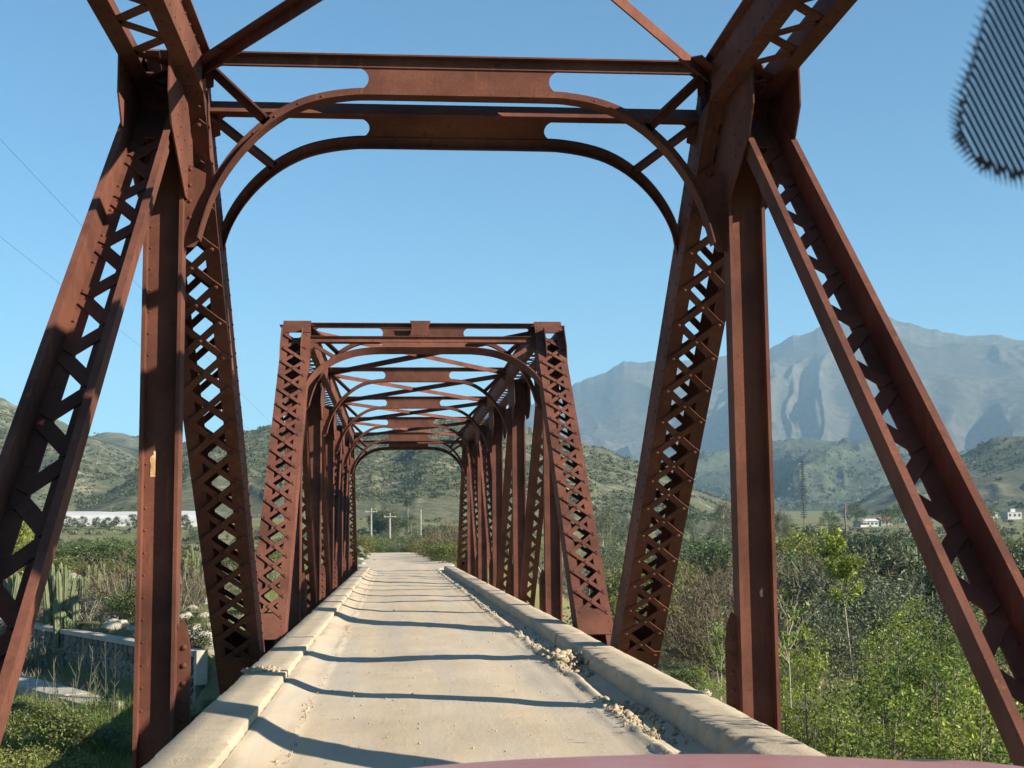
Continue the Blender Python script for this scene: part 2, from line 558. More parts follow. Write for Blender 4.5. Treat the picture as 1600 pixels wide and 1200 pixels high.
# ------------------------------------------------------------------ hills and mountains
def hill(name, crest, r_foot, r_crest, r_back, z_foot, m, nv=70, nj=240, amp=0.1, freq=0.01, spur=0.0, spur_n=9.0, power=1.0, seed=1, jag=0.002):
    az0, az1 = crest[0][0], crest[-1][0]
    azs = np.linspace(az0, az1, nj)
    ev = np.interp(azs, [c[0] for c in crest], [c[1] for c in crest])
    ev = ev + jag * fbm(azs * 2.2, azs * 0 + seed, seed, 4)
    v = np.concatenate([np.linspace(0, 1, nv), 1 + np.linspace(0, 1, nv // 3)[1:]])
    A, V = np.meshgrid(np.radians(azs), v)
    kern = np.exp(-0.5 * (np.arange(-40, 41) / (nj / (az1 - az0) * 1.1)) ** 2)
    kern /= kern.sum()
    sm = np.convolve(np.pad(ev, 40, mode='edge'), kern, mode='valid')
    E = sm[None, :] + (ev - sm)[None, :] * np.clip(np.minimum(v, 1), 0, 1)[:, None] ** 9
    EC = np.broadcast_to(ev, A.shape)
    front = np.minimum(V, 1)
    back = np.clip(V - 1, 0, 1)
    rr = r_foot + (r_crest - r_foot) * front + (r_back - r_crest) * back
    zc = CZ + E * r_crest
    x0, y0 = CX + rr * np.sin(A), rr * np.cos(A)
    prof = front ** power
    z_foot = np.minimum(ground_z(x0[0], y0[0]) - 1.5, z_foot)[None, :]
    z = z_foot + (zc - z_foot) * prof * (1 - back ** 1.3)
    hgt = np.maximum(zc - z_foot, 0)
    env = np.clip(4 * front * (1 - front), 0, 1) ** (1.7 if r_crest > 5000 else 1.15)
    n1 = fbm(x0 * freq, y0 * freq, seed, 5)
    z = z + hgt * amp * n1 * env
    if spur:
        # branching ridges: warped ridged noise, drawn out down the slope
        xs_, ys_ = A * r_crest * freq * 1.6, rr * freq * 0.55
        wx, wy = fbm(xs_ * 0.7, ys_ * 0.7, seed + 5, 4), fbm(xs_ * 0.7 + 9, ys_ * 0.7, seed + 6, 4)
        xs_ = xs_ + 0.9 * wx + 0.5 * front * np.sign(np.sin(A * 31 + seed))*0
        ys_ = ys_ + 0.7 * wy
        acc, am, tot, wgt = 0.0, 1.0, 0.0, 1.0
        for o_ in range(6):
            q = 1 - np.abs(2 * vnoise(xs_ * 2 ** o_, ys_ * 2 ** o_ * 1.25, seed + 31 * o_) - 1)
            q = q * q * wgt
            acc = acc + am * q
            tot += am
            wgt = np.clip(q * 1.6, 0.15, 1)
            am *= 0.52
        z = z + hgt * spur * (acc / tot - 0.42) * 2.2 * env
    # settle the ridge line at the height the skyline has
    el = ((z - CZ) / rr).max(axis=0)
    ratio = np.convolve(np.pad(np.clip(ev, 0.004, None) / np.maximum(el, 0.004), 40, mode='edge'), kern, mode='valid')
    z = CZ + np.where(z > CZ, (z - CZ) * ratio[None, :], z - CZ)
    idx = np.arange(z.size).reshape(z.shape)
    q = np.stack([idx[:-1, :-1], idx[:-1, 1:], idx[1:, 1:], idx[1:, :-1]], -1).reshape(-1, 4)
    me = np_mesh(name, np.stack([x0, y0, z], -1).reshape(-1, 3), q, m, True)
    o = link(name, me)
    tag(o, kind='structure')
    return x0, y0, z, V


M_NEAR = hill_mat('scrubby_hillside', (0.084, 0.086, 0.054), (0.135, 0.127, 0.084), (0.29, 0.255, 0.19), 0.03, 0.53, 0.64, (0.064, 0.078, 0.042))
M_LEFT = hill_mat('left_hillside', (0.082, 0.088, 0.058), (0.130, 0.126, 0.086), (0.29, 0.25, 0.185), 0.02, 0.53, 0.64, (0.062, 0.078, 0.044))
M_MID = hill_mat('foothill_slopes', (0.052, 0.064, 0.042), (0.080, 0.088, 0.056), (0.17, 0.15, 0.11), 0.012, 0.54, 0.66, (0.036, 0.048, 0.030))
M_FAR = hill_mat('mountain_slopes', (0.060, 0.056, 0.045), (0.098, 0.086, 0.067), (0.17, 0.145, 0.115), 0.004, 0.54, 0.66, (0.034, 0.039, 0.030))

C_MOUNT = [(-6, 0.03), (-0.44, 0.0626), (2.28, 0.0695), (3.92, 0.0779), (5.43, 0.093), (6.39, 0.1), (7.77, 0.1117), (8.74, 0.1187), (9.84, 0.128), (10.52, 0.1268), (11.34, 0.1284), (12.69, 0.1263), (14.05, 0.1309), (14.99, 0.1318), (15.92, 0.1346), (17.0, 0.1434), (18.32, 0.1495), (19.38, 0.1538), (20.92, 0.1534), (22.17, 0.1461), (23.66, 0.1391), (25.12, 0.1358), (26.08, 0.1325), (29.55, 0.1157), (32.81, 0.0948), (38.8, 0.0719), (50, 0.05)]
C_MID = [(2, 0.02), (4.98, 0.0311), (7.71, 0.0401), (9.35, 0.0454), (11.52, 0.0524), (13.14, 0.0591), (15.27, 0.0654), (17.38, 0.0687), (19.19, 0.0647), (20.97, 0.0629), (22.96, 0.0573), (24.89, 0.0505), (28.19, 0.0466), (32.62, 0.0399), (45, 0.03)]
C_RIGHT = [(15.69, 0.0019), (17.78, 0.0075), (19.35, 0.0209), (20.39, 0.032), (21.41, 0.0385), (22.17, 0.0427), (23.19, 0.0513), (24.69, 0.0641), (25.9, 0.0656), (28.26, 0.0693), (32.74, 0.0736), (40.65, 0.07), (50, 0.06)]
C_CENTER = [(-12.9, 0.0236), (-10.94, 0.0463), (-8.79, 0.0681), (-7.63, 0.0733), (-6.4, 0.0767), (-5.41, 0.0806), (-3.94, 0.0831), (-2.6, 0.0784), (-1.52, 0.0727), (-0.71, 0.0736), (0.13, 0.0802), (0.92, 0.084), (2.28, 0.0863), (3.92, 0.0851), (5.56, 0.0796), (6.65, 0.0746), (7.74, 0.0691), (9.09, 0.0621), (10.44, 0.0527), (11.77, 0.0415), (13.09, 0.0294), (14.41, 0.0198), (15.71, 0.0125), (17.26, 0.0053)]
C_LEFTFAR = [(-30, 0.05), (-18.22, 0.063), (-13.46, 0.0687), (-12.47, 0.073), (-11.9, 0.075), (-11.02, 0.0751), (-10.54, 0.0729), (-8.79, 0.069), (-7.36, 0.065), (-5.26, 0.0557), (-2, 0.04)]
C_LEFT = [(-50, 0.13), (-34.27, 0.1232), (-26.97, 0.121), (-20.59, 0.1099), (-15.93, 0.0985), (-15.32, 0.0939), (-14.47, 0.0901), (-12.93, 0.0774), (-12.47, 0.073), (-11.46, 0.0645), (-9.93, 0.0537), (-8.38, 0.0441), (-6.82, 0.0324), (-4.97, 0.0184)]
hill('mountain', C_MOUNT, 2900, 5200, 6400, 35, M_FAR, 220, 900, 0.05, 0.00105, 0.185, 5.2, 1.15, 4, 0.002)
HM = hill('foothill', C_MID, 1500, 2500, 3100, 22, M_MID, 160, 600, 0.08, 0.0028, 0.20, 6.0, 0.9, 8, 0.003)
HR = hill('right_hill', C_RIGHT, 800, 1250, 1700, 11, M_NEAR, 90, 280, 0.10, 0.006, 0.14, 5.0, 0.9, 12)
HC = hill('middle_hill', C_CENTER, 430, 760, 1000, 7, M_NEAR, 110, 360, 0.10, 0.010, 0.10, 6.0, 0.9, 15)
HLF = hill('far_left_hill', C_LEFTFAR, 1250, 1700, 2100, 45, M_LEFT, 60, 200, 0.10, 0.004, 0.16, 6.0, 0.9, 19)
HL = hill('left_hill', C_LEFT, 600, 1050, 1400, 14, M_LEFT, 110, 360, 0.10, 0.006, 0.14, 5.0, 0.95, 23)


# ------------------------------------------------------------------ road (dirt over the deck, then a track)
def edge_noise(y, s):
    return fbm(y * 0.9, y * 0 + s, s, 3)


def build_road():
    ys = np.concatenate([np.arange(-14, 60, 0.12), np.arange(60, 150, 0.6)])
    us = np.concatenate([np.linspace(-1, -0.76, 13), np.linspace(-0.74, 0.70, 22), np.linspace(0.715, 1, 18)])
    U, Y = np.meshgrid(us, ys)
    hw = 1.535 + np.clip((Y - 56.9) / 6, 0, 1) * (0.9 + 0.25 * fbm(Y * 0.15, Y * 0, 2, 2))
    X = road_centre(Y) + U * hw
    on = 1 - np.clip((Y - 56.5) / 4, 0, 1)
    aU = np.abs(U)
    lefts = np.clip((-U - 0.78 + 0.05 * edge_noise(Y, 4)) / 0.20, 0, 1)
    z = 0.085 * lefts ** 1.4 * on                                            # dirt banked against the left kerb
    ridge = np.exp(-((U - (0.80 + 0.035 * edge_noise(Y, 7))) / 0.028) ** 2) * (0.5 + 0.5 * vnoise(Y * 0.55, Y * 0, 31)) * 0.036
    ridge = ridge + np.exp(-((U + (0.80 + 0.03 * edge_noise(Y, 9))) / 0.02) ** 2) * 0.016 * vnoise(Y * 0.8, Y * 0, 41)
    z = z + ridge * on * (0.55 + 0.9 * vnoise(X * 14, Y * 9, 3))
    gut = np.clip((U - 0.845) / 0.03, 0, 1)
    z = z - 0.035 * gut * on + 0.02 * np.clip((U - 0.93) / 0.07, 0, 1) * on
    ruts = np.exp(-((aU - 0.48) / 0.16) ** 2) * -0.012
    z = z + ruts + 0.016 * fbm(X * 0.7, Y * 0.5, 6, 3) + 0.006 * fbm(X * 5, Y * 3, 8, 2)
    for k, off in enumerate((0.70, 0.735, 0.77)):                            # tyre-scraped grooves by the right gutter
        z = z - 0.009 * np.exp(-((U - off - 0.01 * edge_noise(Y, 50 + k)) / 0.007) ** 2) * on
    far = np.clip((Y - 115) / 60, 0, 1)
    z = z + 0.03 - far * 2.0 * (1 - on * 0) - 0.03 * on + 0.0
    edge = np.clip((aU - 0.9) / 0.1, 0, 1) * (1 - on)
    z = z - edge * 0.12
    idx = np.arange(X.size).reshape(X.shape)
    q = np.stack([idx[:-1, :-1], idx[:-1, 1:], idx[1:, 1:], idx[1:, :-1]], -1).reshape(-1, 4)
    o = link('road', np_mesh('road', np.stack([X, Y, z], -1).reshape(-1, 3), q, ROAD, True))
    tag(o, kind='structure')


build_road()


# ------------------------------------------------------------------ bridge
ZU, ZL, P = 5.05, -1.15, 6.5
LEN = math.hypot(P, ZU - ZL)
CA, SA = P / LEN, (ZU - ZL) / LEN
TH = -math.atan2(ZU - ZL, P)                 # member space: +Y runs down the slope
PHI = math.asin(CA)                          # portal plane tilt
XE, XD, XP = 2.28, 2.368, 2.33                # side offsets of end post / chord, diagonal, vertical post
KEEP = {}


def endpost_mesh():
    m = MB()
    hw, hd, t = 0.25, 0.18, 0.014
    a0, a1 = -0.16, LEN + 0.1
    for s in (-1, 1):
        xo = s * hw
        m.box(min(xo, xo - s * t), max(xo, xo - s * t), a0, a1, -hd, hd)
        for n in (-1, 1):
            zz = (n * hd, n * (hd + t))
            m.box(min(xo, xo - s * 0.125), max(xo, xo - s * 0.125), a0, a1, min(zz), max(zz))
    for n in (-1, 1):
        z0, z1 = n * (hd + t), n * (hd + 2 * t)
        m.box(-hw, hw, a0, 0.20, min(z0, z1), max(z0, z1))
        m.box(-hw, hw, 7.02, 7.5, min(z0, z1), max(z0, z1))
    return m.mesh('end_post', RUST)


def endpost_rivets():
    m = MB()
    zt = 0.18 + 0.028
    for n in (-1, 1):
        for s in (-1, 1):
            for a in np.arange(-0.10, 0.2, 0.11):
                m.rivet((s * 0.205, a, n * zt), (0, 0, n), 0.015)
            for a in (7.08, 7.26, 7.44):
                m.rivet((s * 0.205, a, n * zt), (0, 0, n), 0.015)
    for s in (-1, 1):
        for a in np.arange(0.35, 7.0, 0.17):
            for n in (-1, 1):
                m.rivet((s * 0.25, a, n * 0.13), (s, 0, 0), 0.017)
    return m.mesh('rivets', RUST)


def bar_mesh(dx, da, w=0.066, t=0.012, mid=True):
    """lattice bar in member space with rivet heads, outward +Z"""
    m = MB()
    d = Vector((dx, da, 0)).normalized() * 0.045
    m.bar(Vector((-dx / 2, -da / 2, 0)) - d, Vector((dx / 2, da / 2, 0)) + d, (-da, dx, 0), w, t)
    for k in ((-0.5, 0.5) if not mid else (-0.5, 0, 0.5)):
        m.rivet((dx * k, da * k, t / 2), (0, 0, 1), 0.021)
    return m.mesh('lattice_bar', RUST)


def bar_mesh_down(dx, da, w=0.066, t=0.012):
    m = MB()
    d = Vector((dx, da, 0)).normalized() * 0.045
    m.bar(Vector((-dx / 2, -da / 2, 0)) - d, Vector((dx / 2, da / 2, 0)) + d, (-da, dx, 0), w, t)
    for k in (-0.5, 0, 0.5):
        m.rivet((dx * k, da * k, -t / 2), (0, 0, -1), 0.021)
    return m.mesh('lattice_bar', RUST)


EP_ME, EP_RV = endpost_mesh(), endpost_rivets()
BAR_U = [bar_mesh(0.38, 0.40), bar_mesh(-0.38, 0.40)]
BAR_D = [bar_mesh_down(0.38, 0.40), bar_mesh_down(-0.38, 0.40)]


def lattice_mesh_endpost():
    m = MB()
    for n in (-1, 1):
        a = 0.28
        while a < 6.9:
            for sx, lay in ((1, 0.0), (-1, 0.013)):
                z = n * (0.201 + lay)
                m.bar((-0.19 * sx, a, z), (0.19 * sx, a + 0.40, z), (1, 0, 0), 0.066, 0.012)
            a += 0.40
    return m.mesh('lattice_bars', RUST)


EP_LAT = lattice_mesh_endpost()


def end_post(parent, side, yU, direction, detailed):
    """direction +1: foot lies further along the road"""
    rz = 0.0 if direction > 0 else math.pi
    o = link('end_post', EP_ME, parent, (side * XE, yU, ZU), (TH, 0, rz))
    link('rivets', EP_RV, o)['kind'] = 'stuff'
    if not detailed:
        link('lattice_bars', EP_LAT, o)['kind'] = 'stuff'
        return o
    a = 0.28
    while a < 6.9:
        for n in (1, -1):
            for q, lay in ((0, 0.0), (1, 0.0125)):
                link('lattice_bar', (BAR_U if n > 0 else BAR_D)[q], o, (0, a + 0.20, n * (0.2005 + lay)))
        a += 0.40
    return o


def diag_mesh(w=0.31, hd=0.10):
    m = MB()
    t = 0.012
    hw = w / 2
    a0, a1 = 0.25, LEN
    for s in (-1, 1):
        xo = s * hw
        m.box(min(xo, xo - s * t), max(xo, xo - s * t), a0, a1, -hd, hd)
        m.box(min(xo, xo - s * 0.105), max(xo, xo - s * 0.12), a0, a1, -hd - t, -hd)
        m.box(min(xo, xo + s * 0.035), max(xo, xo + s * 0.035), a0, a1, hd - t, hd)
        m.box(min(xo, xo + s * 0.012), max(xo, xo + s * 0.012), a0, a1, -0.03, hd - t)
    m.box(-hw + t, hw - t, a0, 0.72, -hd, -hd + t)
    return m.mesh('diagonal', RUST)


def diag_lattice():
    m = MB()
    a, s = 0.75, 1
    while a < LEN - 0.3:
        m.bar((-0.095 * s, a + 0.032, -0.094), (0.095 * s, a + 0.278, -0.094), (1, 0, 0), 0.098, 0.012)
        a += 0.31
        s = -s
    return m.mesh('lattice_bars', RUST)


def diag_rivets():
    m = MB()
    for s in (-1, 1):
        for a in np.arange(0.45, 7.5, 0.34):
            m.rivet((s * 0.12, a, -0.0995), (0, 0, 1), 0.016)
    return m.mesh('rivets', RUST)


DG_ME, DG_LAT, DG_RV = diag_mesh(), diag_lattice(), diag_rivets()
_b1 = MB(); _b1.bar((-0.095, -0.123, 0), (0.095, 0.123, 0), (1, -0.6, 0), 0.098, 0.012)
_b2 = MB(); _b2.bar((0.095, -0.123, 0), (-0.095, 0.123, 0), (1, 0.6, 0), 0.098, 0.012)
ZIG = [_b1.mesh('lattice_bar', RUST), _b2.mesh('lattice_bar', RUST)]


def diagonal(parent, side, yU, direction, detailed):
    rz = 0.0 if direction > 0 else math.pi
    o = link('diagonal', DG_ME, parent, (side * XD, yU, ZU - 0.05), (TH, 0, rz))
    link('rivets', DG_RV, o)['kind'] = 'stuff'
    if not detailed:
        link('lattice_bars', DG_LAT, o)['kind'] = 'stuff'
        return
    a, k = 0.75, 0
    while a < LEN - 0.3:
        link('lattice_bar', ZIG[k % 2], o, (0, a + 0.155, -0.0935 + 0.0005 * (k % 2)))
        a += 0.31
        k += 1


def post_mesh():
    m = MB()
    z0, z1 = ZL, ZU - 0.05
    m.box(-0.122, 0.122, -0.006, 0.006, z0, z1)
    for s in (-1, 1):
        m.box(min(s * 0.122, s * 0.15), max(s * 0.122, s * 0.15), -0.10, 0.10, z0, z1)
    return m.mesh('vertical_post', RUST)


def post_rivets():
    m = MB()
    for s in (-1, 1):
        for z in np.arange(z_lo, 4.6, 0.17):
            m.rivet((s * 0.108, -0.006, z), (0, -1, 0), 0.010)
    return m.mesh('rivets', RUST)


z_lo = -0.4


def bracket_mesh():
    """upright gusset between floor beam and post, road side (local -X is the road side for the right post)"""
    m = MB()
    pts = [(-0.148, -0.9), (-0.148, 0.70), (-0.165, 0.76), (-0.20, 0.79), (-0.235, 0.70), (-0.255, 0.55), (-0.255, -0.9)]
    m.prism(pts, lambda x, z, w: (x, w, z), -0.012, 0.0)
    m.box(-0.153, -0.150, -0.06, 0.06, -0.9, 0.70)
    return m.mesh('bracket_plate', RUST)


def bracket_rivets():
    m = MB()
    for z in np.arange(-0.5, 0.7, 0.135):
        m.rivet((-0.205, -0.012, z), (0, -1, 0), 0.024)
    return m.mesh('rivets', RUST)


PO_ME, PO_RV, BR_ME, BR_RV = post_mesh(), post_rivets(), bracket_mesh(), bracket_rivets()
BR_ME_L = BR_ME.copy(); BR_ME_L.transform(Matrix.Diagonal((-1, 1, 1, 1))); BR_ME_L.flip_normals()
BR_RV_L = BR_RV.copy(); BR_RV_L.transform(Matrix.Diagonal((-1, 1, 1, 1))); BR_RV_L.flip_normals()


def vertical_post(parent, side, y):
    o = link('vertical_post', PO_ME, parent, (side * XP, y, 0))
    link('rivets', PO_RV, o)['kind'] = 'stuff'
    bp = link('bracket_plate', BR_ME if side > 0 else BR_ME_L, o)
    link('bracket_rivets', BR_RV if side > 0 else BR_RV_L, o)['kind'] = 'stuff'
    return o


def chord_mesh(length):
    m = MB()
    hw, hd, t = 0.25, 0.15, 0.014
    for s in (-1, 1):
        xo = s * hw
        m.box(min(xo, xo - s * t), max(xo, xo - s * t), 0, length, -hd, hd)
        m.box(min(xo, xo - s * 0.13), max(xo, xo - s * 0.13), 0, length, -hd - t, -hd)
        m.box(min(xo, xo + s * 0.06), max(xo, xo + s * 0.06), 0, length, hd - t, hd)
    return m.mesh('top_chord', RUST)


def chord_lattice(length):
    m = MB()
    a, s = 0.2, 1
    while a < length - 0.3:
        m.bar((-0.15 * s, a, -0.142), (0.15 * s, a + 0.30, -0.142), (1, 0, 0), 0.085, 0.012)
        a += 0.30
        s = -s
    return m.mesh('lattice_bars', RUST)


def chord_rivets(length):
    m = MB()
    for s in (-1, 1):
        for a in np.arange(0.1, length, 0.22):
            m.rivet((s * 0.18, a, -0.164), (0, 0, -1), 0.014)
            m.rivet((s * 0.25, a + 0.06, 0.10), (s, 0, 0), 0.014)
            m.rivet((s * 0.25, a + 0.06, -0.10), (s, 0, 0), 0.014)
    return m.mesh('rivets', RUST)


def gusset_mesh(t=0.012):
    m = MB()
    pts = [(-0.95, -0.06), (-0.95, -0.42), (-0.80, -0.62), (-0.12, -0.98), (0.42, -0.98), (0.86, -0.70), (0.80, -0.30), (0.45, 0.10)]
    m.prism(pts, lambda y, z, w: (w, y, z), 0, t)
    return m.mesh('gusset_plate', RUST)


def gusset_rivets():
    m = MB()
    for s, x in ((-1, 0.0), (1, 0.012)):
        for (y, z) in [(-0.85, -0.2), (-0.85, -0.35), (-0.7, -0.2), (-0.7, -0.38), (-0.55, -0.25), (-0.55, -0.45), (-0.55, -0.62), (-0.4, -0.3), (-0.4, -0.5), (-0.4, -0.68), (-0.22, -0.3), (-0.22, -0.55), (-0.15, -0.78), (-0.1, -0.92),
                       (0.1, -0.3), (0.1, -0.5), (0.1, -0.7), (0.12, -0.9), (0.3, -0.35), (0.3, -0.6), (0.35, -0.85), (0.5, -0.4), (0.55, -0.62), (0.62, -0.8), (0.7, -0.5)]:
            m.rivet((x, y, z), (s, 0, 0), 0.015)
    return m.mesh('rivets', RUST)


GU_ME, GU_RV = gusset_mesh(), gusset_rivets()

# ---- transverse sway frame and portal: local (x, w, -v), v measured down from the strut top
ARCH = [(0.0, 0.335), (0.70, 0.335), (0.90, 0.345), (1.10, 0.380), (1.28, 0.440), (1.46, 0.545), (1.62, 0.680), (1.76, 0.840), (1.88, 1.020), (1.97, 1.210), (2.03, 1.400), (2.06, 1.52)]


def _smooth(pts, k=3):
    out = []
    for i in range(len(pts) - 1):
        p0, p1, p2, p3 = pts[max(i - 1, 0)], pts[i], pts[i + 1], pts[min(i + 2, len(pts) - 1)]
        for j in range(k):
            t = j / k
            out.append(tuple(0.5 * (2 * b + (c - a) * t + (2 * a - 5 * b + 4 * c - d) * t * t + (3 * b - a - 3 * c + d) * t ** 3) for a, b, c, d in zip(p0, p1, p2, p3)))
    return out + [pts[-1]]


ARCH = _smooth(ARCH)


def arch_offset(d):
    out = []
    for i, (x, v) in enumerate(ARCH):
        a, b = ARCH[max(i - 1, 0)], ARCH[min(i + 1, len(ARCH) - 1)]
        tx, tv = b[0] - a[0], b[1] - a[1]
        L = math.hypot(tx, tv)
        out.append((x + tv / L * d, v - tx / L * d))
    return out


def frame_meshes():
    fn = lambda x, v, w: (x, w, -v)
    s = MB()
    s.box(-2.04, 2.04, -0.085, 0.085, -0.013, 0.0)
    s.box(-2.04, 2.04, -0.018, -0.006, -0.09, -0.013)
    s.box(-2.04, 2.04, 0.006, 0.018, -0.09, -0.013)
    strut = s.mesh('strut', RUST)
    w = MB()
    r = 0.0925
    end = [(0.735 + r * (1 - math.cos(t)), 0.18 + r * math.sin(t)) for t in np.linspace(-math.pi / 2, math.pi / 2, 13)]
    pts = [(0.90, 0.05)] + end + [(0.90, 0.31)] if False else end
    poly = [(x, v) for x, v in pts]
    full = [(-x, v) for x, v in reversed(poly)]
    outline = [(-0.87, 0.055), (0.87, 0.055)] + [(0.735 + r * (1.0 - math.cos(t)), 0.18 + r * math.sin(t)) for t in np.linspace(-math.pi / 2, math.pi / 2, 13)] + [(0.87, 0.30), (-0.87, 0.30)] + [(-0.735 - r * (1.0 - math.cos(t)), 0.18 - r * math.sin(t)) for t in np.linspace(-math.pi / 2, math.pi / 2, 13)]
    w.prism(outline, fn, -0.0055, 0.0055)
    web = w.mesh('web_plate', RUST)
    corners = []
    for sx in (-1, 1):
        cw = MB()
        cor = [(sx * 2.04, 0.06), (sx * 2.04, 0.30), (sx * 1.97, 0.27)] + [(sx * (1.88 + 0.09 * math.cos(t)), 0.18 - 0.09 * math.sin(t)) for t in np.linspace(0, math.pi / 2, 7)] + [(sx * 1.80, 0.06)]
        cw.prism(cor if sx > 0 else cor[::-1], fn, -0.0055, 0.0055)
        corners.append(cw.mesh('corner_plate', RUST))
    a = MB()
    o0, o1 = arch_offset(0.0), arch_offset(0.012)
    o2 = arch_offset(0.075)
    for sx in (-1, 1):
        f2 = lambda x, v, w, sx=sx: (sx * x, w * sx, -v)
        a.ribbon(o1, o0, f2, -0.08, 0.08)
        a.ribbon(o2, o1, f2, -0.018, -0.0062)
        a.ribbon(o2, o1, f2, 0.0062, 0.018)
        foot = [(2.02, 0.98), (2.18, 0.90), (2.18, 1.58), (2.10, 1.58), (2.055, 1.50)]
        a.prism(foot, f2, -0.006, 0.006)
    arch = a.mesh('arch', RUST)
    k = MB()
    k.bar((2.02, -0.012, -0.10), (1.545, -0.012, -0.555), (0, 1, 0), 0.012, 0.085)
    k.bar((2.02, -0.048, -0.07), (1.545, -0.048, -0.525), (0, 1, 0), 0.072, 0.012)
    knee = k.mesh('knee_brace', RUST)
    rv = MB()
    for x in np.arange(-0.8, 0.81, 0.118):
        rv.rivet((x, -0.018, -0.305), (0, -1, 0), 0.013)
        rv.rivet((x, 0.018, -0.305), (0, 1, 0), 0.013)
    for sx in (-1, 1):
        for i in range(9, len(ARCH) - 2, 3):
            x, v = arch_offset(0.04)[i]
            rv.rivet((sx * x, -0.018, -v), (0, -1, 0), 0.013)
        for v in (0.95, 1.08, 1.21, 1.34, 1.47):
            rv.rivet((sx * 2.14, -0.006, -v), (0, -1, 0), 0.017)
    for x in np.arange(-1.95, 1.96, 0.15):
        rv.rivet((x, -0.018, -0.05), (0, -1, 0), 0.013)
        rv.rivet((x, 0.018, -0.05), (0, 1, 0), 0.013)
    riv = rv.mesh('rivets', RUST)
    knee_l = knee.copy(); knee_l.transform(Matrix.Diagonal((-1, 1, 1, 1))); knee_l.flip_normals()
    return strut, web, arch, knee, knee_l, riv, corners


FR = frame_meshes()


def cross_frame(parent, name, loc, rot):
    strut, web, arch, knee, knee_l, riv, corners = FR
    o = link(name, strut, parent, loc, rot)
    link('web_plate', web, o)
    for cpl in corners:
        link('corner_plate', cpl, o)
    link('arch', arch, o)
    link('knee_brace', knee, o)
    link('knee_brace', knee_l, o)
    link('rivets', riv, o)['kind'] = 'stuff'
    return o


def crest_mesh():
    m = MB()
    hw, pts = 0.19, []
    right = [(hw, 0.0), (hw - 0.012, -0.03), (hw - 0.03, -0.08), (hw - 0.035, -0.13), (hw - 0.03, -0.19), (hw - 0.005, -0.25), (hw + 0.02, -0.29)]
    pts = [(-x, z) for x, z in reversed(right)] + [(0, 0.004)]
    poly = right + [(-x, z) for x, z in reversed(right)]
    m.prism(poly, lambda x, z, w: (x, w, z), -0.006, 0.006)
    for x in np.linspace(-0.16, 0.16, 6):
        m.rivet((x, -0.006, -0.265), (0, -1, 0), 0.014)
    return m.mesh('crest_plate', RUST)


CREST = crest_mesh()


def portal(parent, yU, direction):
    s0 = -0.06                                               # start of the portal strut down the slope
    n0 = 0.10
    y = yU + direction * (CA * (s0 + 0.34) + SA * n0)
    z = ZU - SA * (s0 + 0.34) + CA * n0
    rz = 0.0 if direction > 0 else math.pi
    cross_frame(parent, 'portal_frame', (0, y, z), (PHI, 0, rz))
    yc = yU + direction * 0.17
    link('crest_plate', CREST, parent, (-0.06 if direction < 0 else 0.0, yc, 5.295), (0, 0, 0.0 if direction < 0 else math.pi))


def brace_mesh(dx, dy):
    m = MB()
    m.bar((-dx / 2, -dy / 2, 0), (dx / 2, dy / 2, 0), (0, 0, 1), 0.09, 0.012)
    d = Vector((dx, dy, 0)).normalized()
    q = Vector((-d.y, d.x, 0)) * 0.045
    m.bar(Vector((-dx / 2, -dy / 2, 0.045)) + q, Vector((dx / 2, dy / 2, 0.045)) + q, q, 0.09, 0.012)
    for s in (-1, 1):
        m.bar(Vector((dx / 2, dy / 2, 0.03)) * s - d * 0.45 * s, Vector((dx / 2, dy / 2, 0.03)) * s, (0, 0, 1), 0.012, 0.2)
    return m.mesh('lateral_brace', RUST)


BRACE = [brace_mesh(4.1, 6.3), brace_mesh(-4.1, 6.3)]


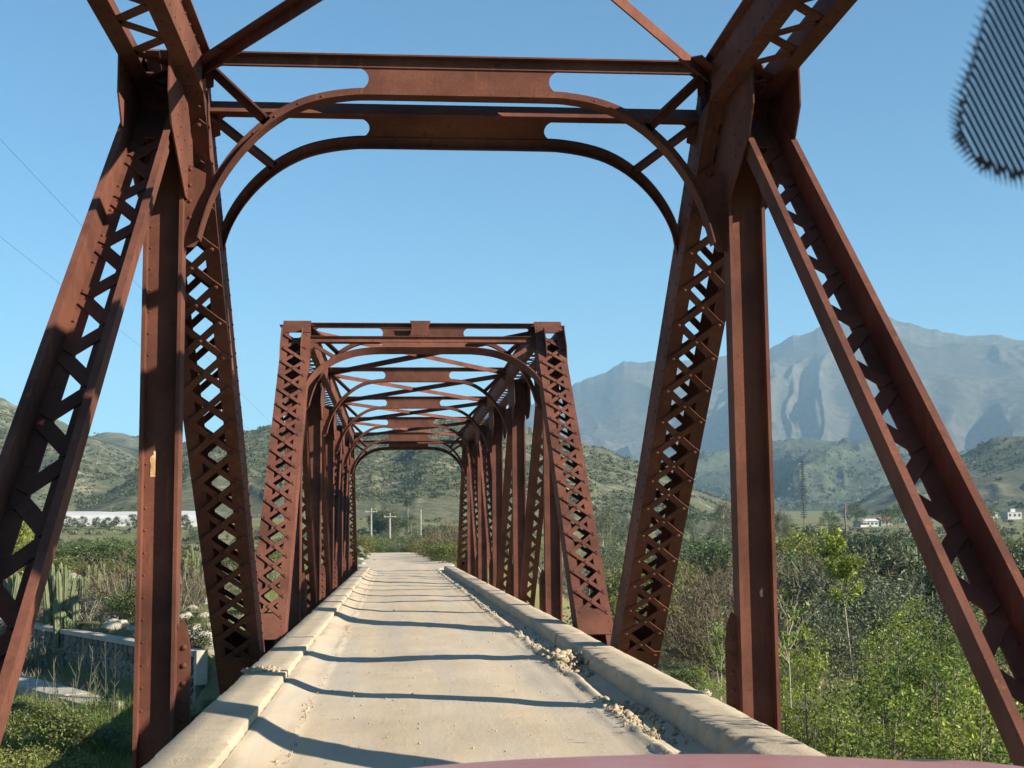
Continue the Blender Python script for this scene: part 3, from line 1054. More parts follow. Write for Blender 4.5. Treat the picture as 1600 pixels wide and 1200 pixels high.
def span(root, ups, direction_first, y_lo, y_hi, near):
    """ups: y of the upper panel points, in order along the road"""
    if near:
        diags = [(ups[-1], -1), (ups[-2], -1)]
    else:
        diags = [(ups[0], 1), (ups[1], 1), (ups[-1], -1), (ups[-2], -1)]
    for side in (-1, 1):
        for y in ups:
            vertical_post(root, side, y)
        for y, d in diags:
            diagonal(root, side, y, d, near and y == ups[-1])
        if near:
            end_post(root, side, ups[-1], 1, True)
        else:
            end_post(root, side, ups[0], -1, True)
            end_post(root, side, ups[-1], 1, False)
        L = ups[-1] - ups[0]
        ch = link('top_chord', chord_mesh(L + 0.3), root, (side * XE, ups[0] - 0.15, 5.07))
        link('lattice_bars', chord_lattice(L + 0.3), ch)['kind'] = 'stuff'
        link('rivets', chord_rivets(L + 0.3), ch)['kind'] = 'stuff'
        b = MB()
        b.box(-0.22, -0.20, 0, y_hi - y_lo, -0.18, 0.18)
        b.box(0.20, 0.22, 0, y_hi - y_lo, -0.18, 0.18)
        b.box(-0.20, 0.20, 0, y_hi - y_lo, 0.166, 0.18)
        link('bottom_chord', b.mesh('bottom_chord', RUST), root, (side * XE, y_lo, ZL))
        for i, y in enumerate(ups):
            flip = (i < len(ups) / 2) if not near else False
            for xg in (2.17, 2.53):
                gq = link('gusset_plate', GU_ME, root, (side * xg + (0 if not flip else 0.012), y, ZU + 0.0), (0, 0, math.pi if flip else 0))
                if y in (ups[0], ups[-1]):
                    link('rivets', GU_RV, gq)['kind'] = 'stuff'
    for y in ups:
        cross_frame(root, 'sway_frame', (0, y, 5.27), (0, 0, 0))
        fb = MB()
        fb.box(-2.05, 2.05, -0.008, 0.008, -1.15, -0.36)
        fb.box(-2.05, 2.05, -0.11, 0.11, -0.375, -0.36)
        fb.box(-2.05, 2.05, -0.11, 0.11, -1.165, -1.15)
        link('floor_beam', fb.mesh('floor_beam', RUST), root, (0, y, 0))
    for i in range(len(ups) - 1):
        yc = (ups[i] + ups[i + 1]) / 2
        link('lateral_brace', BRACE[0], root, (0, yc, 5.12))
        link('lateral_brace', BRACE[1], root, (0, yc, 5.10))
    portal(root, ups[-1], 1)
    if not near:
        portal(root, ups[0], -1)
    dk = MB()
    dk.box(-1.90, 1.90, y_lo, y_hi, -0.34, -0.07)
    link('deck_slab', dk.mesh('deck_slab', CONC), root)


def kerb(root, side, y0, y1, seed, worn, z_top=0.145):
    """a kerb length with chipped edges: cross-section swept along the road with noise"""
    n = max(8, int((y1 - y0) / 0.03))
    ys = np.linspace(y0, y1, n)
    sec = [(1.54, -0.07), (1.54, 0.02), (1.54, 0.09), (1.542, z_top - 0.007), (1.549, z_top), (1.65, z_top), (1.80, z_top), (1.925, z_top), (1.935, z_top - 0.012), (1.94, 0.05), (1.94, -0.34)]
    cs = np.clip(fbm(ys * 6.3, ys * 0 + seed, seed, 5) + 0.10, 0, 1) ** 0.8 * worn * (0.5 + vnoise(ys * 0.8, ys * 0, seed + 40))
    c2 = fbm(ys * 2.1, ys * 0 + seed * 3, seed + 3, 4)
    V = np.zeros((n, len(sec), 3))
    for k, (x, z) in enumerate(sec):
        X_, Z_ = np.full(n, x), np.full(n, z)
        if k in (2, 3, 4):
            X_ = X_ + cs * (0.03, 0.075, 0.10)[k - 2]
            Z_ = Z_ - cs * (0.0, 0.035, 0.006)[k - 2]
        if k in (1, 2):
            X_ = X_ + 0.02 * worn * fbm(ys * 8, ys * 0 + k, seed + 60 + k, 3)
        if k in (7, 8, 9):
            X_ = X_ + c2 * 0.025
            Z_ = Z_ - np.clip(c2, 0, 1) * 0.02
        if 3 < k < 9:
            Z_ = Z_ + 0.007 * fbm(X_ * 3, ys * 1.3, seed + 9, 3)
        V[:, k, 0], V[:, k, 1], V[:, k, 2] = side * X_, ys, Z_
    V = V.reshape(-1, 3)
    K = len(sec)
    idx = np.arange(n * K).reshape(n, K)
    q = np.stack([idx[:-1, :-1], idx[:-1, 1:], idx[1:, 1:], idx[1:, :-1]], -1).reshape(-1, 4)
    if side > 0: q = q[:, ::-1]
    # end caps as quads fanned between mirrored section points
    caps = []
    for row in (idx[0], idx[-1]):
        for a in range(K // 2):
            b0, b1 = row[a], row[a + 1]
            c0, c1 = row[K - 1 - a], row[K - 2 - a]
            if len({b0, b1, c0, c1}) == 4:
                caps.append((b0, b1, c1, c0))
    q = np.concatenate([q, np.array(caps)])
    o = link('kerb', np_mesh('kerb', V, q, CONC), root)
    return o


near_span = empty('bridge_span', 'near rusty truss span ending in a tall arched portal frame close overhead', 'bridge span', (0, 0, 0), 0, 'spans of the rusty truss bridge')
far_span = empty('bridge_span', 'far rusty truss span seen whole with its portal and receding arches', 'bridge span', (0, 0, 0), 0, 'spans of the rusty truss bridge')
Y1 = 10.6
L0 = Y1 + P
M0 = L0 + 0.78
span(near_span, [Y1 - 2 * P, Y1 - P, Y1], 1, Y1 - 3 * P, L0 + 0.25, True)
ups_far = [M0 + P * k for k in range(1, 6)]
span(far_span, ups_far, -1, M0 - 0.25, M0 + 6 * P + 0.2, False)
kerb(near_span, -1, -14, 13.12, 3, 0.35)
kerb(near_span, -1, 13.20, 17.42, 4, 0.30, 0.15)
kerb(near_span, 1, -14, 15.25, 5, 1.0)
kerb(near_span, 1, 15.40, 17.42, 6, 0.9, 0.14)
kerb(far_span, -1, 17.50, 36.9, 7, 0.2, 0.15)
kerb(far_span, -1, 36.94, 56.9, 8, 0.2, 0.15)
kerb(far_span, 1, 17.50, 36.9, 9, 0.7)
kerb(far_span, 1, 36.94, 56.9, 10, 0.5)


def scrape(post_side, y, x0, x1, z0, z1, seed):
    """worn patch of bare, scratched metal on the web face of a post"""
    rnd = random.Random(seed)
    m = MB()
    n = 9
    left = [(x0 + rnd.uniform(0, 0.25) * (x1 - x0) + (0.45 * (x1 - x0) if i > n - 3 else 0), z0 + (z1 - z0) * i / (n - 1)) for i in range(n)]
    right = [(x1 - rnd.uniform(0, 0.08) * (x1 - x0), z0 + (z1 - z0) * i / (n - 1)) for i in range(n)]
    m.prism(left + right[::-1], lambda x, z, w: (x, w, z), -0.003, 0.0)
    return m.mesh('scrape', SCRAPE)


posts = [o for o in near_span.children if o.name.startswith('vertical_post') and abs(o.location.y - Y1) < 0.01]
for o in posts:
    if o.location.x < 0:
        link('scrape', scrape(-1, Y1, -0.080, -0.035, 1.88, 2.08, 3), o, (0, -0.0065, 0))
    else:
        link('scrape', scrape(1, Y1, 0.035, 0.062, 0.90, 0.97, 6), o, (0, -0.0065, 0))

# ---- pier between the spans and the far abutment
pier = empty('bridge_pier', 'stone pier under the joint between the two truss spans', 'pier', (0, 17.5, -3.6))
pm = MB(); pm.hexa(((-3.2, -0.75, -0.6), (3.2, -0.75, -0.6), (3.2, 0.75, -0.6), (-3.2, 0.75, -0.6), (-3.0, -0.6, 1.95), (3.0, -0.6, 1.95), (3.0, 0.6, 1.95), (-3.0, 0.6, 1.95)))
link('shaft', pm.mesh('shaft', MORTAR), pier)
pm = MB(); pm.box(-3.1, 3.1, -0.7, 0.7, 1.952, 2.25)
link('cap', pm.mesh('cap', COPING), pier)
ab = empty('bridge_abutment', 'stone abutment carrying the far end of the bridge', 'abutment', (0, 57.6, -3.6))
pm = MB(); pm.box(-3.4, 3.4, -0.6, 0.5, -0.5, 2.2)
link('abutment_wall', pm.mesh('abutment_wall', MORTAR), ab)
pm = MB(); pm.box(-3.4, 3.4, 0.0, 0.5, 2.202, 3.5)
link('back_wall', pm.mesh('back_wall', COPING), ab)


# ---- clods and gravel in the gutters (nobody could count them)
def clod_mesh(spots, m, name):
    ico_v = np.array([(0, 0, 1), (0.89, 0, 0.45), (0.28, 0.85, 0.45), (-0.72, 0.53, 0.45), (-0.72, -0.53, 0.45), (0.28, -0.85, 0.45), (0.72, 0.53, -0.45), (-0.28, 0.85, -0.45), (-0.89, 0, -0.45), (-0.28, -0.85, -0.45), (0.72, -0.53, -0.45), (0, 0, -1)])
    ico_f = np.array([(0, 1, 2), (0, 2, 3), (0, 3, 4), (0, 4, 5), (0, 5, 1), (1, 6, 2), (2, 7, 3), (3, 8, 4), (4, 9, 5), (5, 10, 1), (6, 7, 2), (7, 8, 3), (8, 9, 4), (9, 10, 5), (10, 6, 1), (11, 7, 6), (11, 8, 7), (11, 9, 8), (11, 10, 9), (11, 6, 10)])
    V, Fc = [], []
    for i, (x, y, z, r) in enumerate(spots):
        v = ico_v * (1 + RNG.uniform(-0.42, 0.42, (12, 1))) * r * RNG.uniform(0.55, 1.4, 3)
        V.append(v + (x, y, z))
        Fc.append(ico_f + 12 * i)
    return np_mesh(name, np.concatenate(V), np.concatenate(Fc), m)


spots = []
for i in range(2600):
    y = RNG.uniform(6, 17.4) if i < 2000 else RNG.uniform(17.4, 45)
    u = RNG.normal(1.245, 0.035) if i % 3 else RNG.uniform(1.25, 1.52)
    dens = float(vnoise(np.array([y * 0.9]), np.array([2.0]), 31)[0])
    if dens < 0.33: continue
    spots.append((u, y, 0.02 if u < 1.3 else -0.01, abs(RNG.normal(0.005, 0.008)) + 0.004))
for i in range(300):                                        # broken kerb rubble by the joint
    spots.append((RNG.normal(1.38, 0.10), RNG.normal(15.2, 0.28), RNG.uniform(0.0, 0.07), abs(RNG.normal(0.010, 0.016)) + 0.006))
for i in range(420):
    spots.append((RNG.normal(-1.24, 0.03), RNG.uniform(7, 22), 0.012, abs(RNG.normal(0.002, 0.004)) + 0.002))
for i in range(130):
    spots.append((RNG.normal(-1.82, 0.07), RNG.normal(13.18, 0.07), 0.15, abs(RNG.normal(0.014, 0.008)) + 0.006))
for i in range(500):
    spots.append((RNG.uniform(-1.2, 1.2), RNG.uniform(7, 30), 0.004, abs(RNG.normal(0.003, 0.003)) + 0.002))
o = link('gravel', clod_mesh(spots, CLOD, 'gravel'))
tag(o, kind='stuff')


# ------------------------------------------------------------------ the car (bonnet in front of the lens, printed screen edge)
car = empty('car', 'red car bonnet at the bottom edge with a striped black windscreen print', 'car', (-0.16, 1.7, 0))
hv, hf = [], []
nx, ny = 41, 17
for j in range(ny):
    t = j / (ny - 1)
    for i in range(nx):
        u = -1 + 2 * i / (nx - 1)
        x = u * 0.80
        z = 1.139 - 0.075 * abs(u) ** 2.2 - 0.10 * abs(u) ** 8 - (0.20 * max(0, t - 0.15) ** 2 + 0.03 * (1 - t) ** 2 * 0 + (0.10 * ((t - 0.85) / 0.15) ** 2 if t > 0.85 else 0))
        z += 0.010 * math.exp(-((abs(u) - 0.62) / 0.05) ** 2) - 0.05 * (0.15 - min(t, 0.15))
        hv.append((x, -0.75 + 1.55 * t, z))
for j in range(ny - 1):
    for i in range(nx - 1):
        a = j * nx + i
        hf.append((a, a + 1, a + nx + 1, a + nx))
hm = bpy.data.meshes.new('hood')
hm.from_pydata(hv, [], hf)
hm.materials.append(PAINT)
hm.polygons.foreach_set('use_smooth', [True] * len(hf))
hood = link('hood', hm, car)
sol = hood.modifiers.new('thickness', 'SOLIDIFY'); sol.thickness = 0.02; sol.offset = -1
for sx in (-1, 1):
    w = MB()
    pts = [(0.0, 0.35), (0.0, 0.93), (0.4, 0.93), (1.2, 0.86), (1.5, 0.74), (1.5, 0.35)]
    w.prism(pts if sx > 0 else pts[::-1], lambda y, z, t: (sx * (0.83 + t), -0.75 + y, z), -0.02, 0.03)
    link('fender', w.mesh('fender', PAINT), car)
bm_ = MB(); bm_.box(-0.84, 0.84, 0.78, 0.86, 0.35, 0.72)
link('bumper', bm_.mesh('bumper', PAINT), car)


def frit():
    """black halftone print on the windscreen around the mirror foot, on the slope of the glass"""
    m = MB()
    p0 = Vector((-0.254, 0.62, 1.614))
    nn = Vector((0, -0.78, -0.62)).normalized()             # the slope of the screen, towards the driver
    def P(px, py, w):
        v = _r2 * ((px - 800) / F) - _u2 * ((py - 600) / F) + _fw
        o = Vector((CX, 0, CZ))
        return o + v * ((p0 - o).dot(nn) / v.dot(nn)) + nn * w
    edge = [(-90, 1560), (-40, 1543), (0, 1527), (50, 1511), (100, 1497), (140, 1484), (170, 1478), (200, 1479), (230, 1488), (255, 1506), (275, 1532), (288, 1560), (296, 1590), (301, 1625), (303, 1680)]
    ey_, ex_ = [e[0] for e in edge], [e[1] for e in edge]
    def depth(px, py):
        """distance in from the rim"""
        if py > 302: return -1
        return min(px - float(np.interp(py, ey_, ex_)), (float(np.interp(px, ex_[6:], ey_[6:])) - py) * 1.2 if px > 1478 else 99)
    for c in np.arange(1270, 1800, 10.6):                   # slanting bars
        la, lb = [], []
        for t in np.arange(-90, 305, 4.0):
            px, py = c + t * 0.515, t
            d = depth(px, py)
            if d < 15:
                if len(la) > 3: break
                la, lb = [], []
                continue
            wd = 3.7 * min(1.0, 0.35 + (d - 15) / 26.0)
            la.append((px - wd, py)); lb.append((px + wd, py))
        if len(la) > 3:
            m.ribbon(la, lb, P, 0, 0.0005)
    for k in range(1, 48):                                  # tapering teeth along the rim
        t = k / 48
        q = t * (len(edge) - 2)
        i0 = int(q); u = q - i0
        ey, ex = edge[i0][0] * (1 - u) + edge[i0 + 1][0] * u, edge[i0][1] * (1 - u) + edge[i0 + 1][1] * u
        if ey < 215:
            dx, dy = 24, 16
        else:
            dx, dy = -4 + 10 * max(0, (1530 - ex) / 40), -32
            if ex < 1530: dx = 18; dy = -14
        L = math.hypot(dx, dy)
        nx_, ny_ = -dy / L * 3.0, dx / L * 3.0
        m.prism([(ex, ey), (ex + dx + nx_, ey + dy + ny_), (ex + dx - nx_, ey + dy - ny_)], P, 0.0007, 0.0011)
    return m.mesh('windscreen_print', FRIT)


fr = link('windscreen_print', frit(), car)
fr.matrix_parent_inverse = Matrix.Translation((0.16, -1.7, 0))


# ------------------------------------------------------------------ vegetation prototypes
def rand_dirs(n):
    v = RNG.normal(size=(n, 3))
    return v / np.linalg.norm(v, axis=1, keepdims=True)


def leaf_cards(pos, size, aspect=0.5, up_bias=0.0):
    """rhombic leaves at pos: two triangles each"""
    n = len(pos)
    a = rand_dirs(n)
    a[:, 2] += up_bias
    a /= np.linalg.norm(a, axis=1, keepdims=True)
    b = np.cross(a, rand_dirs(n))
    b /= np.maximum(np.linalg.norm(b, axis=1, keepdims=True), 1e-6)
    s = size * RNG.uniform(0.6, 1.3, (n, 1))
    v = np.stack([pos - a * s * 0.5, pos + b * s * aspect * 0.5, pos + a * s * 0.5, pos - b * s * aspect * 0.5], 1).reshape(-1, 3)
    f = np.arange(4 * n).reshape(n, 4)
    return v, f


def clump_positions(n, rx, rz, zc, k, spread, shell=0.55, flat=0.0):
    """leaf positions in k clumps on an uneven ellipsoid"""
    d = rand_dirs(k)
    d[:, 2] = np.where(d[:, 2] < -0.35, -d[:, 2] * 0.5, d[:, 2])
    rad = RNG.uniform(shell, 1.0, (k, 1)) * RNG.uniform(0.8, 1.12, (k, 1))
    c = d * rad * np.array([rx, rx, rz]) + np.array([0, 0, zc])
    w = RNG.uniform(0.4, 1.0, k)
    ids = RNG.choice(k, n, p=w / w.sum())
    p = c[ids] + RNG.normal(size=(n, 3)) * spread * RNG.uniform(0.5, 1.0, (n, 1)) * np.array([1, 1, 0.8])
    return p[p[:, 2] > 0.02]


def bush_foliage(name, m, h, r, n, leaf, k=40, spread=0.16, aspect=0.5):
    p = clump_positions(n, r * 0.88, h * 0.48, h * 0.5, k, spread * r * 1.3)
    low = clump_positions(n // 4, r * 0.8, h * 0.25, h * 0.2, k // 2, spread * r * 1.3)
    v, f = leaf_cards(np.concatenate([p, low]), leaf, aspect)
    return np_mesh(name, v, f, m)


def blade_mesh(p0, p1, w):
    """thin three-point blades"""
    d = p1 - p0
    s = np.cross(d, rand_dirs(len(p0)))
    s /= np.maximum(np.linalg.norm(s, axis=1, keepdims=True), 1e-6)
    v = np.stack([p0 - s * w, p0 + s * w, p1], 1).reshape(-1, 3)
    return v, np.arange(len(v)).reshape(-1, 3)


def twig_bush(name, m, h, r, stems=70, twigs=38, w=0.012):
    P0, P1 = [], []
    for i in range(stems):
        a, el = RNG.uniform(0, 2 * np.pi), RNG.uniform(0.12, 1.25)
        d = np.array([math.cos(a) * math.cos(el), math.sin(a) * math.cos(el), math.sin(el)])
        L = RNG.uniform(0.6, 1.0) * (r * math.cos(el) ** 1.0 + h * math.sin(el) ** 1.3)
        base = np.array([math.cos(a), math.sin(a), 0]) * RNG.uniform(0, 0.25 * r)
        tip = base + d * L
        P0.append(base); P1.append(tip)
        t = RNG.uniform(0.3, 1.0, twigs)[:, None]
        q0 = base + (tip - base) * t
        dd = rand_dirs(twigs) * 0.8 + d * 0.5
        dd[:, 2] += 0.15
        q1 = q0 + dd * RNG.uniform(0.12, 0.42, (twigs, 1)) * r * 0.45
        P0 += list(q0); P1 += list(q1)
    v, f = blade_mesh(np.array(P0), np.array(P1), w)
    v[:, 2] = np.maximum(v[:, 2], 0)
    return np_mesh(name, v, f, m)


def stems_mesh(name, m, h, r, n=6, rad=0.03):
    b = MB()
    for i in range(n):
        a = 2 * math.pi * i / n + random.uniform(-0.4, 0.4)
        e = random.uniform(0.3, 0.7)
        b.tube([(0.05 * math.cos(a), 0.05 * math.sin(a), -0.15), (r * 0.3 * math.cos(a), r * 0.3 * math.sin(a), h * 0.4), (r * e * math.cos(a), r * e * math.sin(a), h * random.uniform(0.65, 0.85))], [rad, rad * 0.7, rad * 0.25], 5)
    return b.mesh(name, m)


# unit bushes: about 2.4 m tall, 1.5 m radius; scaled when placed
PROTO = {}
PROTO['green'] = [(bush_foliage('foliage', LEAF_GREEN, 2.4, 1.5, 3400, 0.13, 46), stems_mesh('stems', BARK, 2.4, 1.5)) for _ in range(3)]
PROTO['dark'] = [(bush_foliage('foliage', LEAF_DARK, 2.4, 1.5, 3600, 0.14, 40), stems_mesh('stems', BARK, 2.4, 1.5)) for _ in range(2)]
PROTO['grey_green'] = [(bush_foliage('foliage', LEAF_GREY, 2.4, 1.5, 3400, 0.11, 60, 0.14), stems_mesh('stems', BARK, 2.4, 1.5)) for _ in range(2)]
PROTO['olive'] = [(bush_foliage('foliage', LEAF_OLIVE, 2.4, 1.5, 3600, 0.12, 50), stems_mesh('stems', BARK, 2.4, 1.5)) for _ in range(2)]
PROTO['yellow'] = [(bush_foliage('foliage', LEAF_YEL, 2.4, 1.5, 4200, 0.11, 90, 0.12), stems_mesh('stems', BARK, 2.4, 1.5)) for _ in range(1)]
PROTO['brown'] = [(twig_bush('twigs', TWIG, 2.4, 1.5), stems_mesh('stems', BARK, 2.4, 1.5)) for _ in range(3)]
PROTO['grey'] = [(twig_bush('twigs', TWIG_GREY, 2.4, 1.5), stems_mesh('stems', PALEBARK, 2.4, 1.5)) for _ in range(3)]


def bush(kind, x, y, h, r, label, group=None, z=None, cat='bush', sink=0.08):
    me, st = random.choice(PROTO[kind])
    zz = ground_at(x, y) if z is None else z
    o = empty({'brown': 'bare_bush', 'grey': 'bare_bush'}.get(kind, 'leafy_bush'), label, cat, (x, y, zz - sink), random.uniform(0, 6.28), group)
    o.scale = (r / 1.5, r / 1.5, h / 2.4)
    link(me.name.split('.')[0], me, o)
    link('stems', st, o)
    return o


def thicket(kind, n, px0, px1, d0, d1, h0, h1, label, group, wide=1.0):
    made = []
    for i in range(n):
        px = random.uniform(px0, px1)
        x, y = at(px, d0 + (d1 - d0) * (i + random.random()) / n)
        h = random.uniform(h0, h1)
        made.append((px, y, h, bush(kind, x, y, h, h * random.uniform(0.55, 0.8) * wide, label, group)))
    head, rest = label.split(' ', 1)
    left = list(made)
    for word, key in (('nearest', lambda q: q[1]), ('tallest', lambda q: -q[2]), ('leftmost', lambda q: q[0]), ('rightmost', lambda q: -q[0])):
        q = min(left, key=key)
        left.remove(q)
        if len(label.split()) < 16:
            q[3]['label'] = word + ' ' + label


# trees -------------------------------------------------------------
def tree_meshes(h, r, crown_lo, n, leaf, m, bark, k=50, spread=0.12, droop=0.0, aspect=0.4):
    b = MB()
    b.tube([(0, 0, -0.3), (0.02 * h, 0, h * 0.3), (-0.01 * h, 0.01 * h, h * 0.6), (0, 0, h * 0.93)], [h * 0.022, h * 0.017, h * 0.012, h * 0.003], 7)
    cl = []
    for i in range(k):
        t = random.uniform(crown_lo, 0.98)
        prof = math.sin(math.pi * min(1, (t - crown_lo) / (1 - crown_lo) * 0.8 + 0.18)) ** 0.7
        a = random.uniform(0, 6.283)
        rr = r * prof * random.uniform(0.35, 1.0)
        c = (rr * math.cos(a), rr * math.sin(a), h * t)
        cl.append(c)
        if i % 2 == 0:
            z0 = h * max(crown_lo * 0.7, t - 0.18)
            b.tube([(0, 0, z0), (c[0] * 0.5, c[1] * 0.5, (z0 + c[2]) / 2 + 0.02 * h), c], [h * 0.007, h * 0.005, h * 0.0015], 4, False)
    cl = np.array(cl)
    ids = RNG.integers(0, k, n)
    p = cl[ids] + RNG.normal(size=(n, 3)) * spread * h * np.array([1, 1, 0.75 + droop]) * RNG.uniform(0.3, 0.8, (n, 1))
    v, f = leaf_cards(p, leaf, aspect, -droop)
    return np_mesh('crown', v, f, m), b.mesh('trunk', bark)


T_EUC = [tree_meshes(10, 2.3, 0.22, 4200, 0.34, LEAF_GREY, PALEBARK, 42, 0.075, 0.6, 0.3) for _ in range(3)]
T_ROUND = [tree_meshes(5, 2.6, 0.25, 3600, 0.24, LEAF_DARK, BARK, 40, 0.11) for _ in range(2)]
T_GREEN = [tree_meshes(6, 2.6, 0.25, 3600, 0.24, LEAF_GREEN, BARK, 40, 0.10) for _ in range(2)]


def conifer():
    b = MB()
    h = 17.0
    b.tube([(0, 0, -0.3), (0, 0, h * 0.5), (0, 0, h)], [0.18, 0.12, 0.02], 6)
    pos = []
    for t in np.linspace(0.22, 0.99, 24):
        rr = 0.85 * (1.05 - t) + 0.22
        for a in np.linspace(0, 6.28, 7) + RNG.uniform(0, 1):
            b.tube([(0, 0, h * t), (rr * math.cos(a), rr * math.sin(a), h * t + 0.1)], [0.03, 0.01], 3, False)
            q = np.linspace(0.15, 1.0, 14)[:, None] * np.array([rr * math.cos(a), rr * math.sin(a), 0.1]) + np.array([0, 0, h * t])
            pos.append(q + RNG.normal(size=q.shape) * 0.09)
    v, f = leaf_cards(np.concatenate(pos), 0.26, 0.4)
    return np_mesh('crown', v, f, LEAF_DARK), b.mesh('trunk', BARK)


T_CON = conifer()


def palm():
    b = MB()
    h = 8.2
    b.tube([(0, 0, -0.3), (0.05, 0, 1.0), (0, 0.05, h * 0.6), (0, 0, h)], [0.30, 0.20, 0.17, 0.19], 8)
    P0, P1 = [], []
    for i in range(46):
        a, el = RNG.uniform(0, 6.28), RNG.uniform(-1.1, 1.2)
        d = np.array([math.cos(a) * math.cos(el), math.sin(a) * math.cos(el), math.sin(el)])
        prev = np.array([0, 0, h])
        for s in range(5):
            nxt = prev + d * 0.30
            d = d + np.array([0, 0, -0.16]); d /= np.linalg.norm(d)
            side = np.cross(d, [0, 0, 1]); side /= max(np.linalg.norm(side), 1e-3)
            for q in np.linspace(0, 1, 4):
                c = prev + (nxt - prev) * q
                for sg in (-1, 1):
                    P0.append(c); P1.append(c + side * sg * 0.34 + d * 0.16 + np.array([0, 0, -0.10]))
            prev = nxt
    v, f = blade_mesh(np.array(P0), np.array(P1), 0.035)
    return np_mesh('fronds', v, f, LEAF_DARK), b.mesh('trunk', BARK)


T_PALM = palm()


def tree(name, proto, px, d, h, h_proto, label, group=None, z_off=0.0, crown='crown', wscale=1.0):
    x, y = at(px, d)
    cr, tk = proto
    o = empty(name, label, 'tree', (x, y, ground_at(x, y) + z_off), random.uniform(0, 6.28), group)
    s = h / h_proto
    o.scale = (s * wscale, s * wscale, s)
    link(crown, cr, o)
    link('trunk', tk, o)
    return o


# saplings ----------------------------------------------------------
def sapling_meshes(h, bare, crown_r, n, leaf=0.08, multi=1, lm=None):
    b = MB()
    pos = []
    for q in range(multi):
        ox, oy = (random.uniform(-0.35, 0.35), random.uniform(-0.35, 0.35)) if multi > 1 else (0, 0)
        hh = h * random.uniform(0.75, 1.0) if q else h
        lean = (random.uniform(-0.12, 0.12) * hh, random.uniform(-0.12, 0.12) * hh)
        pts = [Vector((ox, oy, -0.1)), Vector((ox + lean[0] * 0.3, oy + lean[1] * 0.3, hh * 0.35)), Vector((ox + lean[0] * 0.6, oy + lean[1] * 0.7, hh * 0.7)), Vector((ox + lean[0], oy + lean[1], hh))]
        b.tube(pts, [0.024, 0.019, 0.013, 0.004], 6)
        for i in range(13):
            t = random.uniform(bare, 0.96)
            seg = min(2, int(t * 3)); u = t * 3 - seg
            p = pts[seg].lerp(pts[seg + 1], u)
            a, el = random.uniform(0, 6.28), random.uniform(0.55, 1.15)
            L = crown_r * random.uniform(0.6, 1.25) * (1.15 - 0.5 * t)
            e = p + Vector((math.cos(a) * math.cos(el), math.sin(a) * math.cos(el), math.sin(el))) * L
            b.tube([p, p.lerp(e, 0.5) + Vector((0, 0, -0.03)), e], [0.009, 0.006, 0.002], 4, False)
            m_ = max(4, n // (13 * multi))
            tt = np.sqrt(RNG.uniform(0.05, 1, m_))[:, None]
            pos.append(np.array(p) + (np.array(e) - np.array(p)) * tt + RNG.normal(size=(m_, 3)) * 0.075)
        top = np.array(pts[3])
        pos.append(top + RNG.normal(size=(14, 3)) * np.array([0.08, 0.08, 0.16]))
    v, f = leaf_cards(np.concatenate(pos), leaf, 0.5, 0.35)
    return np_mesh('leaves', v, f, lm or LEAF_SAP), b.mesh('trunk', PALEBARK if multi == 1 or bare > 0.5 else BARK)


SAP_BUSHY = [sapling_meshes(3.2, 0.10, 0.75, 3100, 0.056, 3, (None, LEAF_SAP2, None, None, LEAF_SAP2)[q]) for q in range(5)]
SAP_SLIM = [sapling_meshes(3.4, 0.30, 0.6, 620, 0.085, 1) for _ in range(2)]
SAP_TALL = sapling_meshes(4.3, 0.64, 0.72, 2300, 0.080, 1)
SAP_TOP = sapling_meshes(3.4, 0.72, 0.55, 300, 0.08, 2)


def sapling(proto, x, y, h, h0, label, group=None, w=1.0):
    lv, tk = proto
    o = empty('sapling', label, 'sapling', (x, y, ground_at(x, y) - 0.03), random.uniform(0, 6.28), group)
    o.scale = (h / h0 * w, h / h0 * w, h / h0)
    link('leaves', lv, o)
    link('trunk', tk, o)
    return o


x, y = at(1328, 30.5); sapling(SAP_TALL, x, y, 4.6, 4.3, 'tall slim sapling with a bright leafy tuft standing above the other saplings')
x, y = at(1222, 21.5); sapling(SAP_TOP, x, y, 3.7, 3.4, 'slender pale-stemmed sapling with a small leafy top beside the right vertical post')
GS = 'bright green saplings below the right side of the bridge'
LS = 'bushy bright green sapling in the thicket below the right truss'
for i in range(34):
    d = 12.5 + 19 * (i / 34.0) + random.uniform(-0.5, 0.5)
    px = random.uniform(1215, 1600) if d > 15 else random.uniform(1330, 1720)
    x, y = at(px, d)
    top = -0.25 + random.uniform(-0.7, 0.35) - 0.02 * (d - 20) + (0.0 if px > 1290 else -0.5)
    hh = top - ground_at(x, y)
    sapling(random.choice(SAP_BUSHY), x, y, max(1.6, hh), 3.2, LS, GS, 1.15)
for i, (px, d, hh) in enumerate([(1115, 36, 2.9), (1120, 33, 2.2), (1085, 34, 1.9)]):
    x, y = at(px, d)
    sapling(SAP_SLIM[i % 2], x, y, hh, 3.4, 'slim bright sapling between the right end post and the vertical post', 'slim saplings seen between the right posts')
GN = 'tall saplings growing beside the right truss next to the car'
for (x, y, hh) in [(4.7, 7.2, 5.0), (5.5, 6.5, 5.2), (4.3, 8.9, 4.3), (5.0, 4.9, 5.0)]:
    sapling(random.choice(SAP_BUSHY), x, y, hh, 3.2, 'tall leafy sapling just outside the right truss, its shade on the kerb', GN, 0.8)

